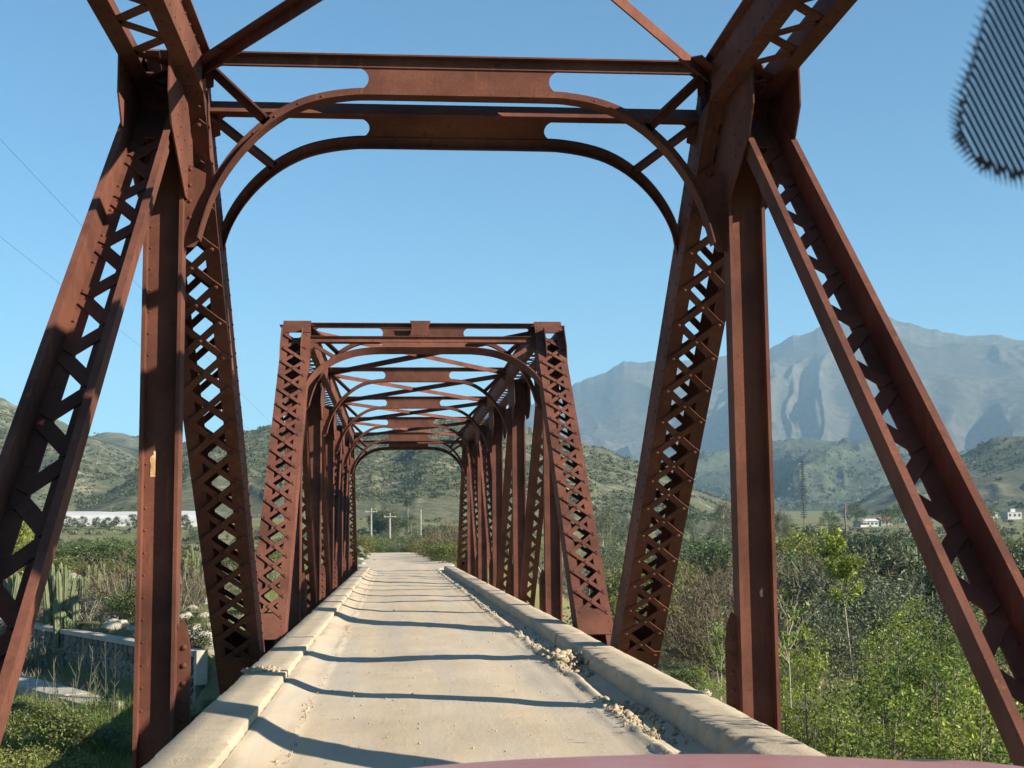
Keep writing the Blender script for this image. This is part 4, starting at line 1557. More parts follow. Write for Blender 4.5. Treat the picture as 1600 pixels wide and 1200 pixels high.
# right bank thickets ----------------------------------------------
thicket('brown', 16, 1050, 1180, 46, 75, 2.4, 3.6, 'leafless brown bush in the thicket behind the right vertical post', 'brown bushes behind the right vertical post', 1.2)
thicket('grey', 10, 1200, 1440, 48, 85, 2.4, 3.6, 'leafless grey-brown bush in the thicket right of the vertical post', 'grey brush right of the right vertical post', 1.2)
thicket('brown', 9, 1195, 1450, 62, 92, 3.0, 4.2, 'tall brown bare bush behind the saplings on the right', 'tall brown bushes behind the saplings', 1.25)
thicket('grey_green', 14, 1290, 1560, 42, 72, 2.2, 3.2, 'grey-green bush behind the bright saplings on the right', 'grey-green bushes behind the saplings', 1.15)
thicket('green', 12, 1190, 1460, 52, 95, 2.2, 3.3, 'dark leafy bush among the grey brush right of the vertical post', 'leafy bushes among the grey brush', 1.25)
thicket('dark', 9, 1200, 1420, 95, 150, 2.8, 3.8, 'dark rounded bush behind the grey brush on the right', 'dark bushes behind the grey brush', 1.3)
thicket('dark', 10, 1380, 1640, 60, 110, 2.6, 3.6, 'dark green bush in the far right thicket', 'dark bushes in the far right thicket', 1.2)
thicket('brown', 8, 1520, 1680, 50, 90, 2.6, 3.8, 'brown bush beyond the right diagonal', 'brown bushes beyond the right diagonal', 1.2)
thicket('olive', 12, 935, 1080, 55, 120, 2.2, 3.2, 'olive green bush behind the foot of the right end posts', 'olive bushes behind the right end posts', 1.2)
thicket('grey_green', 12, 940, 1120, 90, 180, 2.6, 3.8, 'grey-green bush on the valley floor right of the far span', 'grey-green bushes right of the far span', 1.2)
thicket('green', 22, 1060, 1640, 110, 220, 2.6, 3.8, 'mid-distance green bush across the right valley floor', 'mid-distance bushes on the right valley floor', 1.25)
thicket('brown', 16, 1080, 1640, 95, 190, 2.4, 3.6, 'mid-distance brown bush across the right valley floor', 'mid-distance brown bushes on the right valley floor', 1.2)
thicket('grey', 9, 855, 935, 60, 120, 2.2, 3.4, 'grey bush seen through the right posts of the far span', 'grey bushes seen through the far right truss', 1.1)
thicket('olive', 9, 740, 900, 90, 190, 2.0, 3.2, 'olive bush seen between the far right posts', 'olive bushes between the far right posts', 1.1)
x, y = at(1238, 96); bush('yellow', x, y, 4.7, 3.1, 'rounded yellow-green bush beside the right vertical post')
x, y = at(1062, 40); bush('green', x, y, 1.1, 0.9, 'low green bush on the grass beyond the foot of the right end post')
for i, (px, d, h) in enumerate([(1075, 31, 0.9), (1100, 29, 1.0), (1130, 27, 1.1), (1180, 26, 1.2), (1215, 30, 1.0)]):
    x, y = at(px, d)
    bush('grey_green', x, y, h, h * 0.95, 'low pale green bush at the foot of the saplings near the right post', 'low bushes at the foot of the saplings')

# by the road beyond the bridge --------------------------------------
for i, (px, d, h, r, kd) in enumerate([(700, 82, 2.9, 2.0, 'brown'), (688, 92, 2.4, 1.7, 'brown'), (715, 75, 2.4, 1.6, 'brown'), (735, 79, 2.8, 1.9, 'brown')]):
    x, y = at(px, d)
    bush(kd, x, y, h, r, 'brownish bush right of the track just past the bridge', 'brown bushes right of the track', z=ground_at(x, y))
for i, (px, d, h, r) in enumerate([(690, 74, 1.3, 1.1), (672, 88, 1.4, 1.1), (705, 69, 1.3, 1.0), (668, 100, 1.7, 1.3)]):
    x, y = at(px, d)
    bush('olive', x, y, h, r, 'low olive bush in front of the brown bushes right of the track', 'low bushes right of the track')
for i, (px, d, h, r) in enumerate([(570, 118, 1.6, 1.4), (580, 128, 1.8, 1.6), (592, 138, 1.9, 1.8), (612, 142, 2.4, 2.0), (632, 146, 2.8, 2.2), (650, 148, 2.5, 2.0), (560, 112, 1.8, 1.5), (602, 150, 2.4, 2.2), (622, 138, 1.7, 1.6), (645, 138, 1.6, 1.5)]):
    x, y = at(px, d)
    bush(['olive', 'green', 'grey_green'][i % 3], x, y, h, r, 'roadside bush closing the far end of the track', 'bushes closing the far end of the track')
thicket('grey_green', 12, 550, 700, 165, 300, 2.2, 3.6, 'bush in the fields below the middle hill', 'bushes below the middle hill', 1.2)
thicket('dark', 7, 672, 706, 300, 310, 3.0, 3.4, 'dark clipped bush in the hedge right of the palm', 'hedge right of the palm', 1.0)
thicket('dark', 7, 586, 618, 310, 330, 4.6, 6.0, 'dark tree-like bush behind the utility poles', 'dark bushes behind the utility poles', 0.8)
tree('tree', T_GREEN[0], 641, 300, 6.0, 6, 'green tree standing beside the palm below the middle hill')
tree('palm_tree', T_PALM, 635.5, 330, 9.4, 8.6, 'lone palm tree below the middle hill seen through the far portal', None, 0, 'fronds')

# right tree line ----------------------------------------------------
for i, (px, d, h) in enumerate([(1126, 235, 9.2), (1141, 245, 8.0), (1112, 230, 6.4)]):
    tree('eucalyptus_tree', T_EUC[i % 3], px, d, h, 10, 'grey-green gum tree between the right end post and vertical post', 'gum trees left of the right vertical post')
for i, (px, d, h) in enumerate([(1214, 240, 7.6), (1222, 246, 6.6), (1228, 236, 6.8)]):
    tree('eucalyptus_tree', T_EUC[i % 3], px, d, h, 10, 'slim gum tree just right of the right vertical post', 'gum trees right of the right vertical post', 0, 'crown', 0.8)
tree('conifer_tree', T_CON, 1252, 400, 21.5, 17, 'very tall narrow conifer rising above the right tree line')
for i, (px, d, h) in enumerate([(1258, 190, 4.4), (1276, 196, 3.8), (1300, 200, 4.6), (1312, 190, 3.8), (1335, 205, 3.4), (1360, 215, 3.4), (1250, 182, 3.8)]):
    tree('round_tree', T_ROUND[i % 2], px, d, h, 5, 'dark rounded tree in the row under the tall conifer', 'dark trees under the tall conifer')
for i, (px, d, h) in enumerate([(1332, 420, 8.5), (1380, 400, 7), (1398, 440, 8), (1420, 430, 9.5), (1440, 420, 7), (1165, 330, 6.5), (1175, 360, 7), (1500, 430, 7.5), (1545, 420, 7), (1180, 300, 6), (1060, 320, 6), (1078, 330, 7), (1290, 360, 7)]):
    tree('field_tree', T_GREEN[i % 2], px, d, h, 6, 'distant green tree on the far right valley floor', 'distant trees on the right valley floor')
for i, (px, d, h) in enumerate([(938, 210, 7.5), (950, 225, 8.5), (962, 240, 7.2), (974, 220, 6.4)]):
    tree('eucalyptus_tree', T_EUC[i % 3], px, d, h, 10, 'gum tree showing right of the far span portal post', 'gum trees right of the far span')
b = MB()
b.tube([(0, 0, -0.3), (0.1, 0, 3), (-0.05, 0.1, 6), (0.1, 0, 8.6)], [0.32, 0.27, 0.24, 0.14], 7)
b.tube([(0.08, 0, 6.4), (0.5, 0.1, 7.4), (0.6, 0, 8.8)], [0.14, 0.10, 0.05], 6)
x, y = at(1316, 330)
snag = tag(link('dead_trunk', b.mesh('dead_trunk', BARK), None, (x, y, ground_at(x, y))), 'bare dead trunk sticking up from the right tree line', 'dead tree')


# cacti ----------------------------------------------------------------
def cactus_stem(h, r):
    b = MB()
    n = 14
    rings = [(0, 1.0), (0.35, 1.05), (0.8, 1.0), (0.93, 0.8), (0.985, 0.45), (1.0, 0.1)]
    base = len(b.v)
    for t, s in rings:
        for k in range(n):
            a = 2 * math.pi * k / n
            rr = r * s * (1.0 if k % 2 else 0.78)
            b.v.append((rr * math.cos(a), rr * math.sin(a), h * t - (0.1 if t == 0 else 0)))
    for i in range(len(rings) - 1):
        for k in range(n):
            j = (k + 1) % n
            b.f.append((i * n + k, i * n + j, (i + 1) * n + j, (i + 1) * n + k))
    b.f.append(tuple((len(rings) - 1) * n + k for k in range(n)))
    return b.mesh('stem', CACTUS)


CST = [cactus_stem(2.0, 0.11), cactus_stem(2.0, 0.09), cactus_stem(2.0, 0.13)]


def cactus(px, d, h, n, spread, label, group=None):
    x, y = at(px, d)
    o = empty('column_cactus', label, 'cactus', (x, y, ground_at(x, y)), random.uniform(0, 6), group)
    for i in range(n):
        a, rr = random.uniform(0, 6.28), spread * math.sqrt(random.random())
        hh = h * random.uniform(0.45, 1.0) / 2.0 if i else h / 2.0
        lx, ly = (random.uniform(-0.12, 0.12), random.uniform(-0.12, 0.12))
        link('stem', random.choice(CST), o, (rr * math.cos(a), rr * math.sin(a), 0), (lx, ly, random.uniform(0, 1)), (1, 1, hh))
    return o


cactus(92, 55, 2.3, 13, 0.75, 'large clump of column cacti on the terrace above the left wall')
cactus(112, 52, 1.7, 8, 0.45, 'smaller clump of column cacti right of the big left clump')
cactus(58, 62, 2.0, 6, 0.5, 'sparse column cacti left of the big clump')
for px, d, h, n in [(118, 125, 2.2, 8), (165, 130, 2.0, 8), (178, 128, 2.4, 6), (150, 95, 1.8, 5), (145, 70, 1.9, 3)]:
    cactus(px, d, h, n, 0.9, 'distant column cacti among the green bushes on the left terrace', 'distant cacti on the left terrace')
for px, d, h, n in [(290, 112, 2.6, 9), (300, 116, 2.8, 8), (308, 108, 2.2, 6)]:
    cactus(px, d, h, n, 1.0, 'column cacti seen between the left posts', 'cacti between the left posts')
for px, d, h, n in [(1362, 76, 2.6, 9), (1385, 78, 2.8, 10), (1402, 80, 3.0, 10), (1425, 80, 2.6, 9), (1345, 74, 2.2, 7)]:
    cactus(px, d, h + 0.9, n, 0.9, 'pale column cacti in the thicket on the right', 'cacti in the right thicket')
for px, d, h, n in [(30, 60, 1.7, 6), (48, 66, 1.9, 7), (74, 64, 1.6, 6), (128, 60, 1.5, 5), (140, 64, 1.7, 6), (82, 72, 1.9, 7), (108, 74, 2.0, 7)]:
    cactus(px, d, h, n, 0.6, 'thin column cacti in the dry brush around the big clump', 'thin cacti around the big clump')
cactus(1122, 150, 3.0, 6, 0.7, 'far column cacti left of the right vertical post')

# left terrace -----------------------------------------------------------
x, y = at(185, 60); bush('brown', x, y, 3.0, 2.2, 'big brown bare bush on the terrace left of the vertical post')
x, y = at(205, 57); bush('brown', x, y, 2.5, 1.7, 'brown bare bush half behind the left vertical post')
x, y = at(303, 63); bush('brown', x, y, 2.9, 1.9, 'brown bare bush seen between the left post and end post')
x, y = at(207, 51); bush('green', x, y, 1.5, 0.9, 'green bush at the wall top beside the left post')
thicket('grey', 16, 20, 150, 50, 66, 0.9, 1.6, 'low grey brush around the cacti on the left terrace', 'grey brush on the left terrace', 1.3)
thicket('grey', 8, 270, 340, 60, 85, 1.2, 2.0, 'grey brush between the left posts', 'grey brush between the left posts', 1.2)
thicket('green', 10, 90, 230, 120, 160, 2.6, 3.6, 'green bush in the band across the left terrace', 'green bushes across the left terrace', 1.3)
thicket('olive', 10, -20, 230, 100, 180, 1.8, 2.8, 'olive bush in the band across the left terrace', 'olive bushes across the left terrace', 1.4)
thicket('olive', 7, 275, 420, 95, 170, 1.8, 2.6, 'olive bush behind the left end post', 'olive bushes behind the left end post', 1.3)
thicket('grey_green', 16, -30, 430, 170, 300, 2.4, 3.6, 'grey-green bush in the fields before the white sheets', 'bushes in the left fields', 1.3)
thicket('grey_green', 10, 420, 560, 90, 220, 1.8, 3.0, 'bush showing through the far left truss', 'bushes behind the far left truss', 1.2)
x, y = at(2, 82); bush('yellow', x, y, 6.6, 2.4, 'yellow-green bush at the far left edge behind the diagonal')
for i, (px, d, h) in enumerate([(105, 340, 3.6), (118, 350, 2.8), (130, 345, 3.4), (152, 352, 3.0), (170, 340, 3.4), (183, 350, 3.2), (208, 345, 4.0), (220, 340, 3.4), (290, 345, 3.6)]):
    tree('round_tree', T_ROUND[i % 2], px, d, h, 5, 'small dark tree in front of the white crop sheets', 'small trees before the white sheets')

# low plants bottom left and on the river bed
thicket('olive', 14, -40, 150, 21, 33, 0.9, 1.5, 'leafy green weed bush at the bottom left', 'weed bushes at the bottom left', 1.0)
thicket('green', 12, 20, 215, 26, 40, 0.5, 0.9, 'low green weeds in front of the masonry wall', 'low weeds before the masonry wall', 1.2)
thicket('green', 6, 285, 345, 26, 48, 0.6, 1.1, 'low weeds in the shade between the left posts', 'shaded weeds between the left posts', 1.2)


def dry_stalk():
    b = MB()
    h = 2.0
    top = Vector((random.uniform(-0.15, 0.15), random.uniform(-0.15, 0.15), h))
    b.tube([(0, 0, -0.1), top * 0.5 + Vector((0.05, 0, 0)), top], [0.012, 0.009, 0.003], 4)
    for i in range(9):
        t = random.uniform(0.25, 0.95)
        a = random.uniform(0, 6.28)
        p = top * t
        e = p + Vector((math.cos(a) * 0.16, math.sin(a) * 0.16, 0.28)) * random.uniform(0.5, 1.3)
        b.tube([p, e], [0.006, 0.002], 3, False)
    return b.mesh('dry_stalk', TWIG_GREY)


DST = [dry_stalk() for _ in range(4)]
for i in range(26):
    d = random.uniform(30, 40)
    x, y = at(random.choice([85, 95, 60, 150, 165, 120, 30, 180]) + random.uniform(-14, 14), d)
    o = link('dry_stalk', DST[i % 4], None, (x, y, ground_at(x, y)), (random.uniform(-0.1, 0.1), random.uniform(-0.1, 0.1), random.uniform(0, 6)), (1, 1, random.uniform(0.6, 1.15)))
    tag(o, 'thin dry stalk standing before the masonry wall', 'dry stalk', 'dry stalks before the masonry wall')

# ------------------------------------------------------------------ masonry wall, ledge, rocks
WA, WB = Vector((-6.35, 40.7, 0)), Vector((-27.0, 76.0, 0))
wdir = (WB - WA).normalized()
wang = math.atan2(wdir.y, wdir.x)
wall = empty('masonry_wall', 'old stone river wall with a pale coping, left below the bridge', 'wall', (WA.x, WA.y, -3.55), wang)
# local +X along the wall away from the bridge; river face is local +Y side (towards the camera)
wlen = (WB - WA).length
core = MB(); core.box(0, wlen, -0.34, -0.03, -0.5, 1.50)
link('wall_core', core.mesh('wall_core', MORTAR), wall)
x = 0.0
k = 0
while x < wlen - 0.1:
    L = random.uniform(1.6, 2.6)
    c = MB()
    c.box(x + 0.01, min(wlen, x + L) - 0.01, -0.40, 0.06, 1.502, 1.66 + random.uniform(-0.015, 0.015))
    cp = link('coping_slab', c.mesh('coping_slab', COPING), wall)
    x += L
z = -0.35
n_st = 0
row = 0
ST_ME = []
for q in range(14):
    s = MB()
    pts = []
    m_ = random.choice((6, 7, 8))
    for i in range(m_):
        a = 2 * math.pi * (i + random.uniform(-0.2, 0.2)) / m_
        rr = 0.5 * random.uniform(0.85, 1.08)
        ca, sa = math.cos(a), math.sin(a)
        sq = 1.0 / max(abs(ca), abs(sa)) ** 0.6
        pts.append((rr * ca * sq * 0.92, rr * sa * sq * 0.92))
    inner = [(px_ * 0.72, pz_ * 0.72) for px_, pz_ in pts]
    b0 = len(s.v)
    for lst, w in ((pts, -0.3), (pts, 0.55), (inner, 1.0)):
        s.v += [(p_[0], w + random.uniform(-0.12, 0.12) * (w > 0.9), p_[1]) for p_ in lst]
    for lv in range(2):
        for i in range(m_):
            j = (i + 1) % m_
            s.f.append((lv * m_ + i, lv * m_ + j, (lv + 1) * m_ + j, (lv + 1) * m_ + i))
    s.f.append(tuple(2 * m_ + i for i in range(m_)))
    ST_ME.append(s.mesh('stone', STONE))
while z < 1.42:
    hrow = random.uniform(0.26, 0.36)
    x = random.uniform(0, 0.3)
    while x < 22.0 and n_st < 296:
        L = random.uniform(0.34, 0.75) * (1 + 0.02 * x)
        link('stone', random.choice(ST_ME), wall, (x + L / 2, -0.02, min(z + hrow / 2 + random.uniform(-0.03, 0.03), 1.36)), (0, random.uniform(-0.12, 0.12), 0), (L * 1.0, 0.055, hrow * 1.02))
        x += L
        n_st += 1
    z += hrow
eb = MB(); eb.box(-0.22, -0.02, -0.30, 0.04, 0.70, 1.69)
link('end_block', eb.mesh('end_block', COPING), wall)

ledge = empty('concrete_ledge', 'long pale concrete footing lying in front of the masonry wall', 'ledge', (at(172, 40)[0], 40.0, -3.6), math.atan2(14, -8.6))
x = 0
while x < 26:
    L = random.uniform(2.2, 3.6)
    c = MB()
    c.box(x + 0.015, x + L, -0.55, 0.55, -0.5, 0.38 + random.uniform(-0.04, 0.04))
    link('slab', c.mesh('slab', COPING), ledge)
    x += L


def rock_mesh(seed):
    rnd = np.random.default_rng(seed)
    bm_v, bm_f = [], []
    n, mrings = 9, 6
    for i in range(mrings):
        ph = math.pi * (i + 0.5) / mrings - math.pi / 2
        for k in range(n):
            a = 2 * math.pi * k / n
            r = 0.5 * (1 + rnd.uniform(-0.2, 0.2))
            bm_v.append((r * math.cos(a) * math.cos(ph), r * math.sin(a) * math.cos(ph), 0.38 * math.sin(ph) * (1 + rnd.uniform(-0.15, 0.15)) + 0.25))
    for i in range(mrings - 1):
        for k in range(n):
            j = (k + 1) % n
            bm_f.append((i * n + k, i * n + j, (i + 1) * n + j, (i + 1) * n + k))
    bm_f.append(tuple((mrings - 1) * n + k for k in range(n)))
    me = bpy.data.meshes.new('rock')
    me.from_pydata(bm_v, [], bm_f)
    me.materials.append(ROCK)
    return me


RK = [rock_mesh(i) for i in range(6)]


def rock(x, y, s, label, group=None, flat=1.0):
    o = link('rock', random.choice(RK), None, (x, y, ground_at(x, y) - 0.08 * s), (random.uniform(-0.2, 0.2), random.uniform(-0.2, 0.2), random.uniform(0, 6)), (s, s * random.uniform(0.7, 1.1), s * random.uniform(0.6, 1.0) * flat))
    return tag(o, label, 'rock', group)


for i in range(46):
    t = random.uniform(0.5, 20)
    p = WA + wdir * t
    off = random.uniform(0.9, 2.6)
    rock(p.x + wdir.y * off * 0 - 0.0 + off * 0.863 * 1.0 * -0.0 + (-wdir.y) * 0 + 0.863 * off * 0.9, p.y + 0.505 * off * 0.9, random.uniform(0.25, 0.75), 'pale rock lying along the top of the masonry wall', 'rocks along the wall top')
for i in range(16):
    x, y = at(random.gauss(90, 14), random.uniform(104, 112))
    rock(x, y, random.uniform(0.9, 2.2), 'pale pinkish boulder in the outcrop on the left terrace', 'boulders of the left outcrop')
for i in range(14):
    x, y = at(random.uniform(286, 345), random.uniform(46, 60))
    rock(x, y, random.uniform(0.25, 0.7), 'pale rock on the grass between the left posts', 'rocks between the left posts')
x, y = at(1046, 53); rock(x, y, 0.75, 'white rock on the grass right of the end post foot')
for (px, d, s) in [(1068, 50, 0.35), (1058, 44, 0.4), (1085, 40, 0.5), (1075, 38, 0.35), (1092, 41, 0.4), (1200, 36, 0.5), (1190, 38, 0.45)]:
    x, y = at(px, d); rock(x, y, s, 'small pale rock on the grass near the right posts', 'small rocks near the right posts')
for i in range(10):
    x, y = at(random.choice([562, 568, 574, 690, 702, 585]) + random.uniform(-4, 4), random.uniform(62, 110))
    rock(x, y, random.uniform(0.2, 0.5), 'small pale rock on the verge of the track', 'rocks on the verge of the track')
for i in range(14):
    x, y = at(random.uniform(930, 1000), random.uniform(150, 260))
    rock(x, y, random.uniform(0.6, 1.2), 'pale rock in the scrub right of the far span', 'rocks right of the far span')


# ------------------------------------------------------------------ poles, wires, houses, crop sheets
def pole(px, d, top, label, arm=True):
    x, y = at(px, d)
    z0 = ground_at(x, y)
    h = top - z0
    o = empty('utility_pole', label, 'utility pole', (x, y, z0), 0.15, 'utility poles beyond the bridge')
    b = MB(); b.tube([(0, 0, -0.3), (0, 0, h * 0.5), (0, 0, h)], [0.22, 0.19, 0.15], 8)
    link('mast', b.mesh('mast', POLE), o)
    if arm:
        b = MB(); b.box(-1.1, 1.1, -0.28, -0.17, h - 0.75, h - 0.60)
        link('cross_arm', b.mesh('cross_arm', POLE), o)
        for xx in (-0.95, 0.0, 0.95):
            b = MB(); b.tube([(xx, -0.225, h - 0.60), (xx, -0.225, h - 0.50), (xx, -0.225, h - 0.38)], [0.05, 0.075, 0.03], 6)
            link('insulator', b.mesh('insulator', POLE), o)
    return Vector((x, y, z0 + h))


pt1 = pole(579, 250, 6.6, 'utility pole standing furthest left beyond the track, with a short crossarm')
pt2 = pole(608, 240, 5.5, 'utility pole with crossarm standing behind the end of the track, middle of three')
pt3 = pole(656, 270, 6.7, 'plain thin utility pole right of the palm beyond the track', False)


def wire(p0, p1, sag, label, r=0.018):
    pts, n = [], 40
    for i in range(n + 1):
        t = i / n
        p = p0.lerp(p1, t)
        pts.append((p.x, p.y, p.z - 4 * sag * t * (1 - t)))
    b = MB(); b.tube(pts, [r] * (n + 1), 4, False)
    return tag(link('power_line', b.mesh('power_line', WIRE)), label, 'power line', 'power lines on the left')


def ray_point(px, py, d):
    v = _r2 * ((px - 800) / F) - _u2 * ((py - 600) / F) + _fw
    return Vector((CX, 0, CZ)) + v * (d / v.y)


wire(pt1 + Vector((-0.95, -0.2, -0.4)), ray_point(-260, -60, 26), 0.9, 'upper thin cable crossing the sky at the left', 0.0045)
wire(pt1 + Vector((0.0, -0.2, -0.4)), ray_point(-260, 165, 27), 0.9, 'thin cable just below the upper one in the left sky', 0.004)
wire(pt1 + Vector((0.95, -0.2, -0.6)), ray_point(-200, 590, 45), 0.3, 'dark cable crossing in front of the left hills', 0.022)
# a carrying pole for the near ends of the wires, out past the left edge
pp = ray_point(-260, -60, 26)
o = empty('utility_pole', 'utility pole outside the left edge that carries the near cables', 'utility pole', (pp.x, pp.y, ground_at(pp.x, pp.y)))
b = MB(); b.tube([(0, 0, -0.3), (0, 0, pp.z - ground_at(pp.x, pp.y) + 0.4)], [0.18, 0.13], 8)
link('mast', b.mesh('mast', POLE), o)


def house(px, d, w, dp, h, label, roof, pitch=0.9, rz=0.0, flat=False, wins=3):
    x, y = at(px, d)
    o = empty('house', label, 'house', (x, y, ground_at(x, y)), rz)
    b = MB(); b.box(-w / 2, w / 2, -dp / 2, dp / 2, -0.6, h)
    link('wall', b.mesh('wall', HOUSEW), o)
    r = MB()
    if flat:
        r.box(-w / 2 - 0.15, w / 2 + 0.15, -dp / 2 - 0.15, dp / 2 + 0.15, h + 0.002, h + 0.22)
    else:
        r.prism([(-dp / 2 - 0.4, h), (dp / 2 + 0.4, h), (0, h + pitch)], lambda yy, zz, ww: (ww, yy, zz + 0.003), -w / 2 - 0.4, w / 2 + 0.4)
    link('roof', r.mesh('roof', roof), o)
    for i in range(wins):
        xx = -w / 2 + w * (i + 0.5) / wins
        f = MB(); f.box(xx - 0.55, xx + 0.55, -dp / 2 - 0.03, -dp / 2, h * 0.38, h * 0.78)
        wi = link('window', f.mesh('window', GLASSD), o)
    return o


hz = house(1574, 600, 7.0, 6.0, 3.0, 'small white house with a raised block, far right below the hills', HOUSEW, 0.8, 0.1, True)
b = MB(); b.box(-0.8, 1.6, -1.0, 1.0, 3.225, 4.7)
link('upper_block', b.mesh('upper_block', HOUSEW), hz)
house(1352, 480, 5.0, 5, 2.0, 'low pale house with a tin roof beyond the cactus thicket', TIN, 0.9, 0.2)
house(1376, 500, 4.6, 5, 2.0, 'small house with a reddish roof next to the tin-roofed house', TILE, 1.1, 0.1)
house(1420, 560, 8, 6, 2.4, 'pale low house with a red roof further right in the trees', TILE, 1.0, -0.1)
house(1530, 640, 12, 7, 2.6, 'long pale shed left of the white house', TIN, 0.8, 0.05)
house(1490, 660, 9, 6, 2.4, 'small grey-roofed farm house among the far right trees', TIN, 0.8, -0.1)
house(1338, 470, 2.6, 4, 1.9, 'tiny pale farm building left of the tin-roofed house', HOUSEW, 0.6, 0.4)


def crop_sheet(px0, px1, d0, d1, label, n=9, h0=2.2):
    """rows of white crop covers on a field; each cover a long low vault"""
    o = empty('crop_cover', label, 'crop cover', (0, 0, 0))
    for i in range(n):
        d = d0 + (d1 - d0) * i / (n - 1)
        xa, xb = at(px0, d)[0], at(px1, d)[0]
        xa += random.uniform(-3, 3); xb += random.uniform(-3, 3)
        m_ = MB()
        ns = 26
        wd = (d1 - d0) / (n - 1) * 0.52
        prof = [(math.cos(a) * wd, math.sin(a) * h0) for a in np.linspace(math.pi, 0, 7)]
        for s in range(ns + 1):
            x = xa + (xb - xa) * s / ns
            zz = ground_at(x, d)
            for py_, pz_ in prof:
                m_.v.append((x, d + py_, zz - 0.3 + pz_))
        for s in range(ns):
            for k in range(6):
                a = s * 7 + k
                m_.f.append((a, a + 1, a + 8, a + 7))
        link('cover', m_.mesh('cover', WHITE), o)
    return o


crop_sheet(92, 330, 412, 446, 'upper broad white crop covers on the field below the left hills')
crop_sheet(60, 330, 372, 384, 'lower narrow strip of white crop covers in front of the broad ones', 3, 1.6)


ORD = ['leftmost', 'second from the left', 'third from the left', 'fourth from the left', 'fifth from the left', 'sixth from the left', 'seventh from the left', 'eighth from the left', 'ninth from the left', 'tenth from the left', 'eleventh from the left', 'twelfth from the left', 'thirteenth from the left']
_groups = {}
for o in bpy.data.objects:
    if o.parent is None and o.get('group') and o.get('label') and o.get('category') in ('tree', 'sapling', 'cactus', 'bush', 'utility pole', 'rock', 'dry stalk'):
        _groups.setdefault((o['group'], o['label']), []).append(o)
for (gname, lab), objs in _groups.items():
    if 2 <= len(objs) <= 13:
        objs.sort(key=lambda o: (o.location.x - CX) / max(o.location.y, 1))
        for k, o in enumerate(objs):
            new = lab + ', ' + (ORD[k] if k < len(objs) - 1 else 'rightmost')
            if len(new.split()) <= 16:
                o['label'] = new
    elif len(objs) > 13:
        az_ = lambda o: (o.location.x - CX) / max(o.location.y, 1)
        left_ = list(objs)
        for word, key in (('nearest', lambda o: o.location.y), ('farthest', lambda o: -o.location.y), ('largest', lambda o: -o.scale.z), ('leftmost', az_), ('rightmost', lambda o: -az_(o))):
            o = min(left_, key=key)
            left_.remove(o)
            if len(lab.split()) < 16 and not any(q.get('label') == word + ' ' + lab for q in bpy.data.objects):
                o['label'] = word + ' ' + lab

# ------------------------------------------------------------------ ground cover that nobody could count
def scatter_tufts(name, m, X, Y, h, n_bl, w, lean=0.5):
    Z = ground_z(X, Y)
    n = len(X)
    base = np.repeat(np.stack([X, Y, Z - 0.02], -1), n_bl, 0)
    base[:, :2] += RNG.normal(size=(n * n_bl, 2)) * h * 0.35
    d = np.stack([RNG.normal(size=n * n_bl) * lean, RNG.normal(size=n * n_bl) * lean, np.ones(n * n_bl)], -1)
    L = (h * RNG.uniform(0.5, 1.2, n * n_bl) * np.repeat(RNG.uniform(0.6, 1.2, n), n_bl))[:, None]
    tip = base + d * L
    v, f = blade_mesh(base, tip, w)
    o = link(name, np_mesh(name, v, f, m))
    tag(o, kind='stuff')


def region(n, px0, px1, d0, d1):
    d = d0 * (d1 / d0) ** RNG.uniform(0, 1, n)
    px = RNG.uniform(px0, px1, n)
    return CX + d * np.tan(YAW + np.arctan((px - 800) / F)), d


def keep_off_road(X, Y):
    k = ~((np.abs(X - road_centre(Y)) < 3.0) & (Y > 57) & (Y < 150)) & ~((np.abs(X) < 2.7) & (Y < 58))
    return X[k], Y[k]


X, Y = keep_off_road(*region(9000, -80, 1700, 18, 90)); scatter_tufts('grass', GRASSM, X, Y, 0.16, 7, 0.012)
X, Y = keep_off_road(*region(5000, -80, 1700, 40, 170)); scatter_tufts('dry_grass', DRYGRASS, X, Y, 0.40, 6, 0.014, 0.45)
X, Y = keep_off_road(*region(2200, -60, 230, 19, 42)); scatter_tufts('weeds', GRASSM, X, Y, 0.55, 9, 0.014, 0.35)


def scrub_on(name, xs, ys, zs, m, size, n_tri=16):
    n = len(xs)
    s = size * RNG.uniform(0.45, 1.25, n) ** 1.3
    c = np.stack([xs, ys, zs], -1)
    k = n_tri
    dirs = rand_dirs(n * k)
    dirs[:, 2] = np.abs(dirs[:, 2]) * 0.9
    p = np.repeat(c, k, 0) + dirs * np.repeat(s, k)[:, None] * RNG.uniform(0.35, 0.95, (n * k, 1)) * np.array([1, 1, 0.85])
    t1, t2 = rand_dirs(n * k), rand_dirs(n * k)
    ls = np.repeat(s, k)[:, None] * 0.62
    v = np.stack([p - t1 * ls * 0.6, p + t1 * ls * 0.6, p + t2 * ls], 1).reshape(-1, 3)
    o = link(name, np_mesh(name, v, np.arange(len(v)).reshape(-1, 3), m))
    tag(o, kind='stuff')


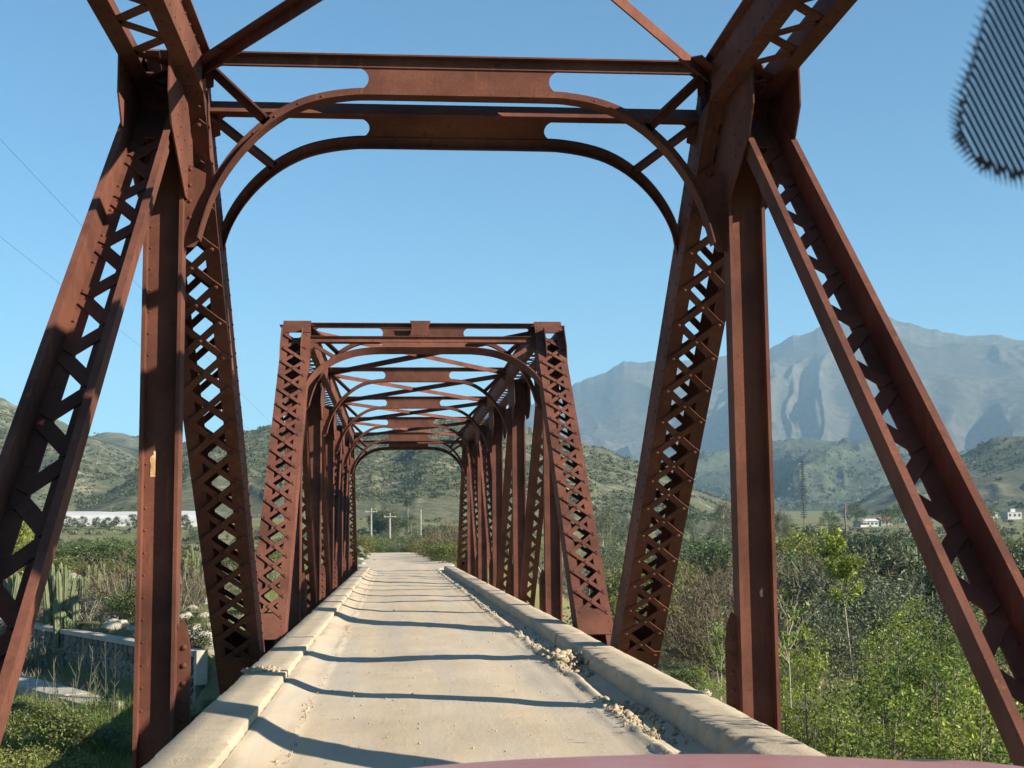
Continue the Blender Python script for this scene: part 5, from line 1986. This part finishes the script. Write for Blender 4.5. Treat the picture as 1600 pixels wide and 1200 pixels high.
def on_hill(H, n, seed, thr=0.42, fq=0.012, vmax=1.02, vmin=0.02):
    x0, y0, z0, V = H
    nv, nj = x0.shape
    i = RNG.uniform(0, 1, n) * (nv - 2); j = RNG.uniform(0, nj - 1.001, n)
    ii, jj = i.astype(int), j.astype(int)
    fi, fj = i - ii, j - jj
    def bl(A):
        return (A[ii, jj] * (1 - fj) + A[ii, jj + 1] * fj) * (1 - fi) + (A[ii + 1, jj] * (1 - fj) + A[ii + 1, jj + 1] * fj) * fi
    x, y, z, v = bl(x0), bl(y0), bl(z0), bl(V)
    k = (v < vmax) & (v > vmin) & (vnoise(x * fq, y * fq, seed) * 0.6 + vnoise(x * fq * 5, y * fq * 5, seed + 1) * 0.4 > thr)
    return x[k], y[k], z[k]


scrub_on('hill_scrub', *on_hill(HC, 22000, 5, 0.38, 0.012, 1.02, 0.14), SCRUB, 1.25, 9)
scrub_on('hill_scrub', *on_hill(HL, 17000, 6, 0.42, 0.009), SCRUB, 1.9, 10)
scrub_on('hill_scrub', *on_hill(HR, 6000, 7, 0.45, 0.008), SCRUB, 3.0, 12)
scrub_on('hill_scrub', *on_hill(HM, 9000, 9, 0.40, 0.004), SCRUB, 5.0, 9)
scrub_on('hill_scrub', *on_hill(HLF, 2500, 8, 0.45, 0.006), SCRUB, 4.0, 10)
X, Y = keep_off_road(*region(4200, -60, 1700, 90, 560))
kk = vnoise(X * 0.03, Y * 0.03, 77) > 0.36
X, Y = X[kk], Y[kk]
scrub_on('valley_scrub', X, Y, ground_z(X, Y), LEAF_GREY, 1.15, 22)

# ------------------------------------------------------------------ air
hz_b = MB()
hz_b.box(-7200, 7200, -900, 7400, -8.0, 860.0)
hm_ = bpy.data.materials.new('haze')
hm_.use_nodes = True
_nt = hm_.node_tree
_nt.nodes.remove(_nt.nodes['Principled BSDF'])
pv = _nt.nodes.new('ShaderNodeVolumePrincipled')
pv.inputs['Color'].default_value = (0.44, 0.71, 0.97, 1)
pv.inputs['Density'].default_value = 0.000125
_nt.links.new(pv.outputs[0], _nt.nodes['Material Output'].inputs['Volume'])
haze = link('haze', hz_b.mesh('haze', hm_))
tag(haze, kind='stuff')
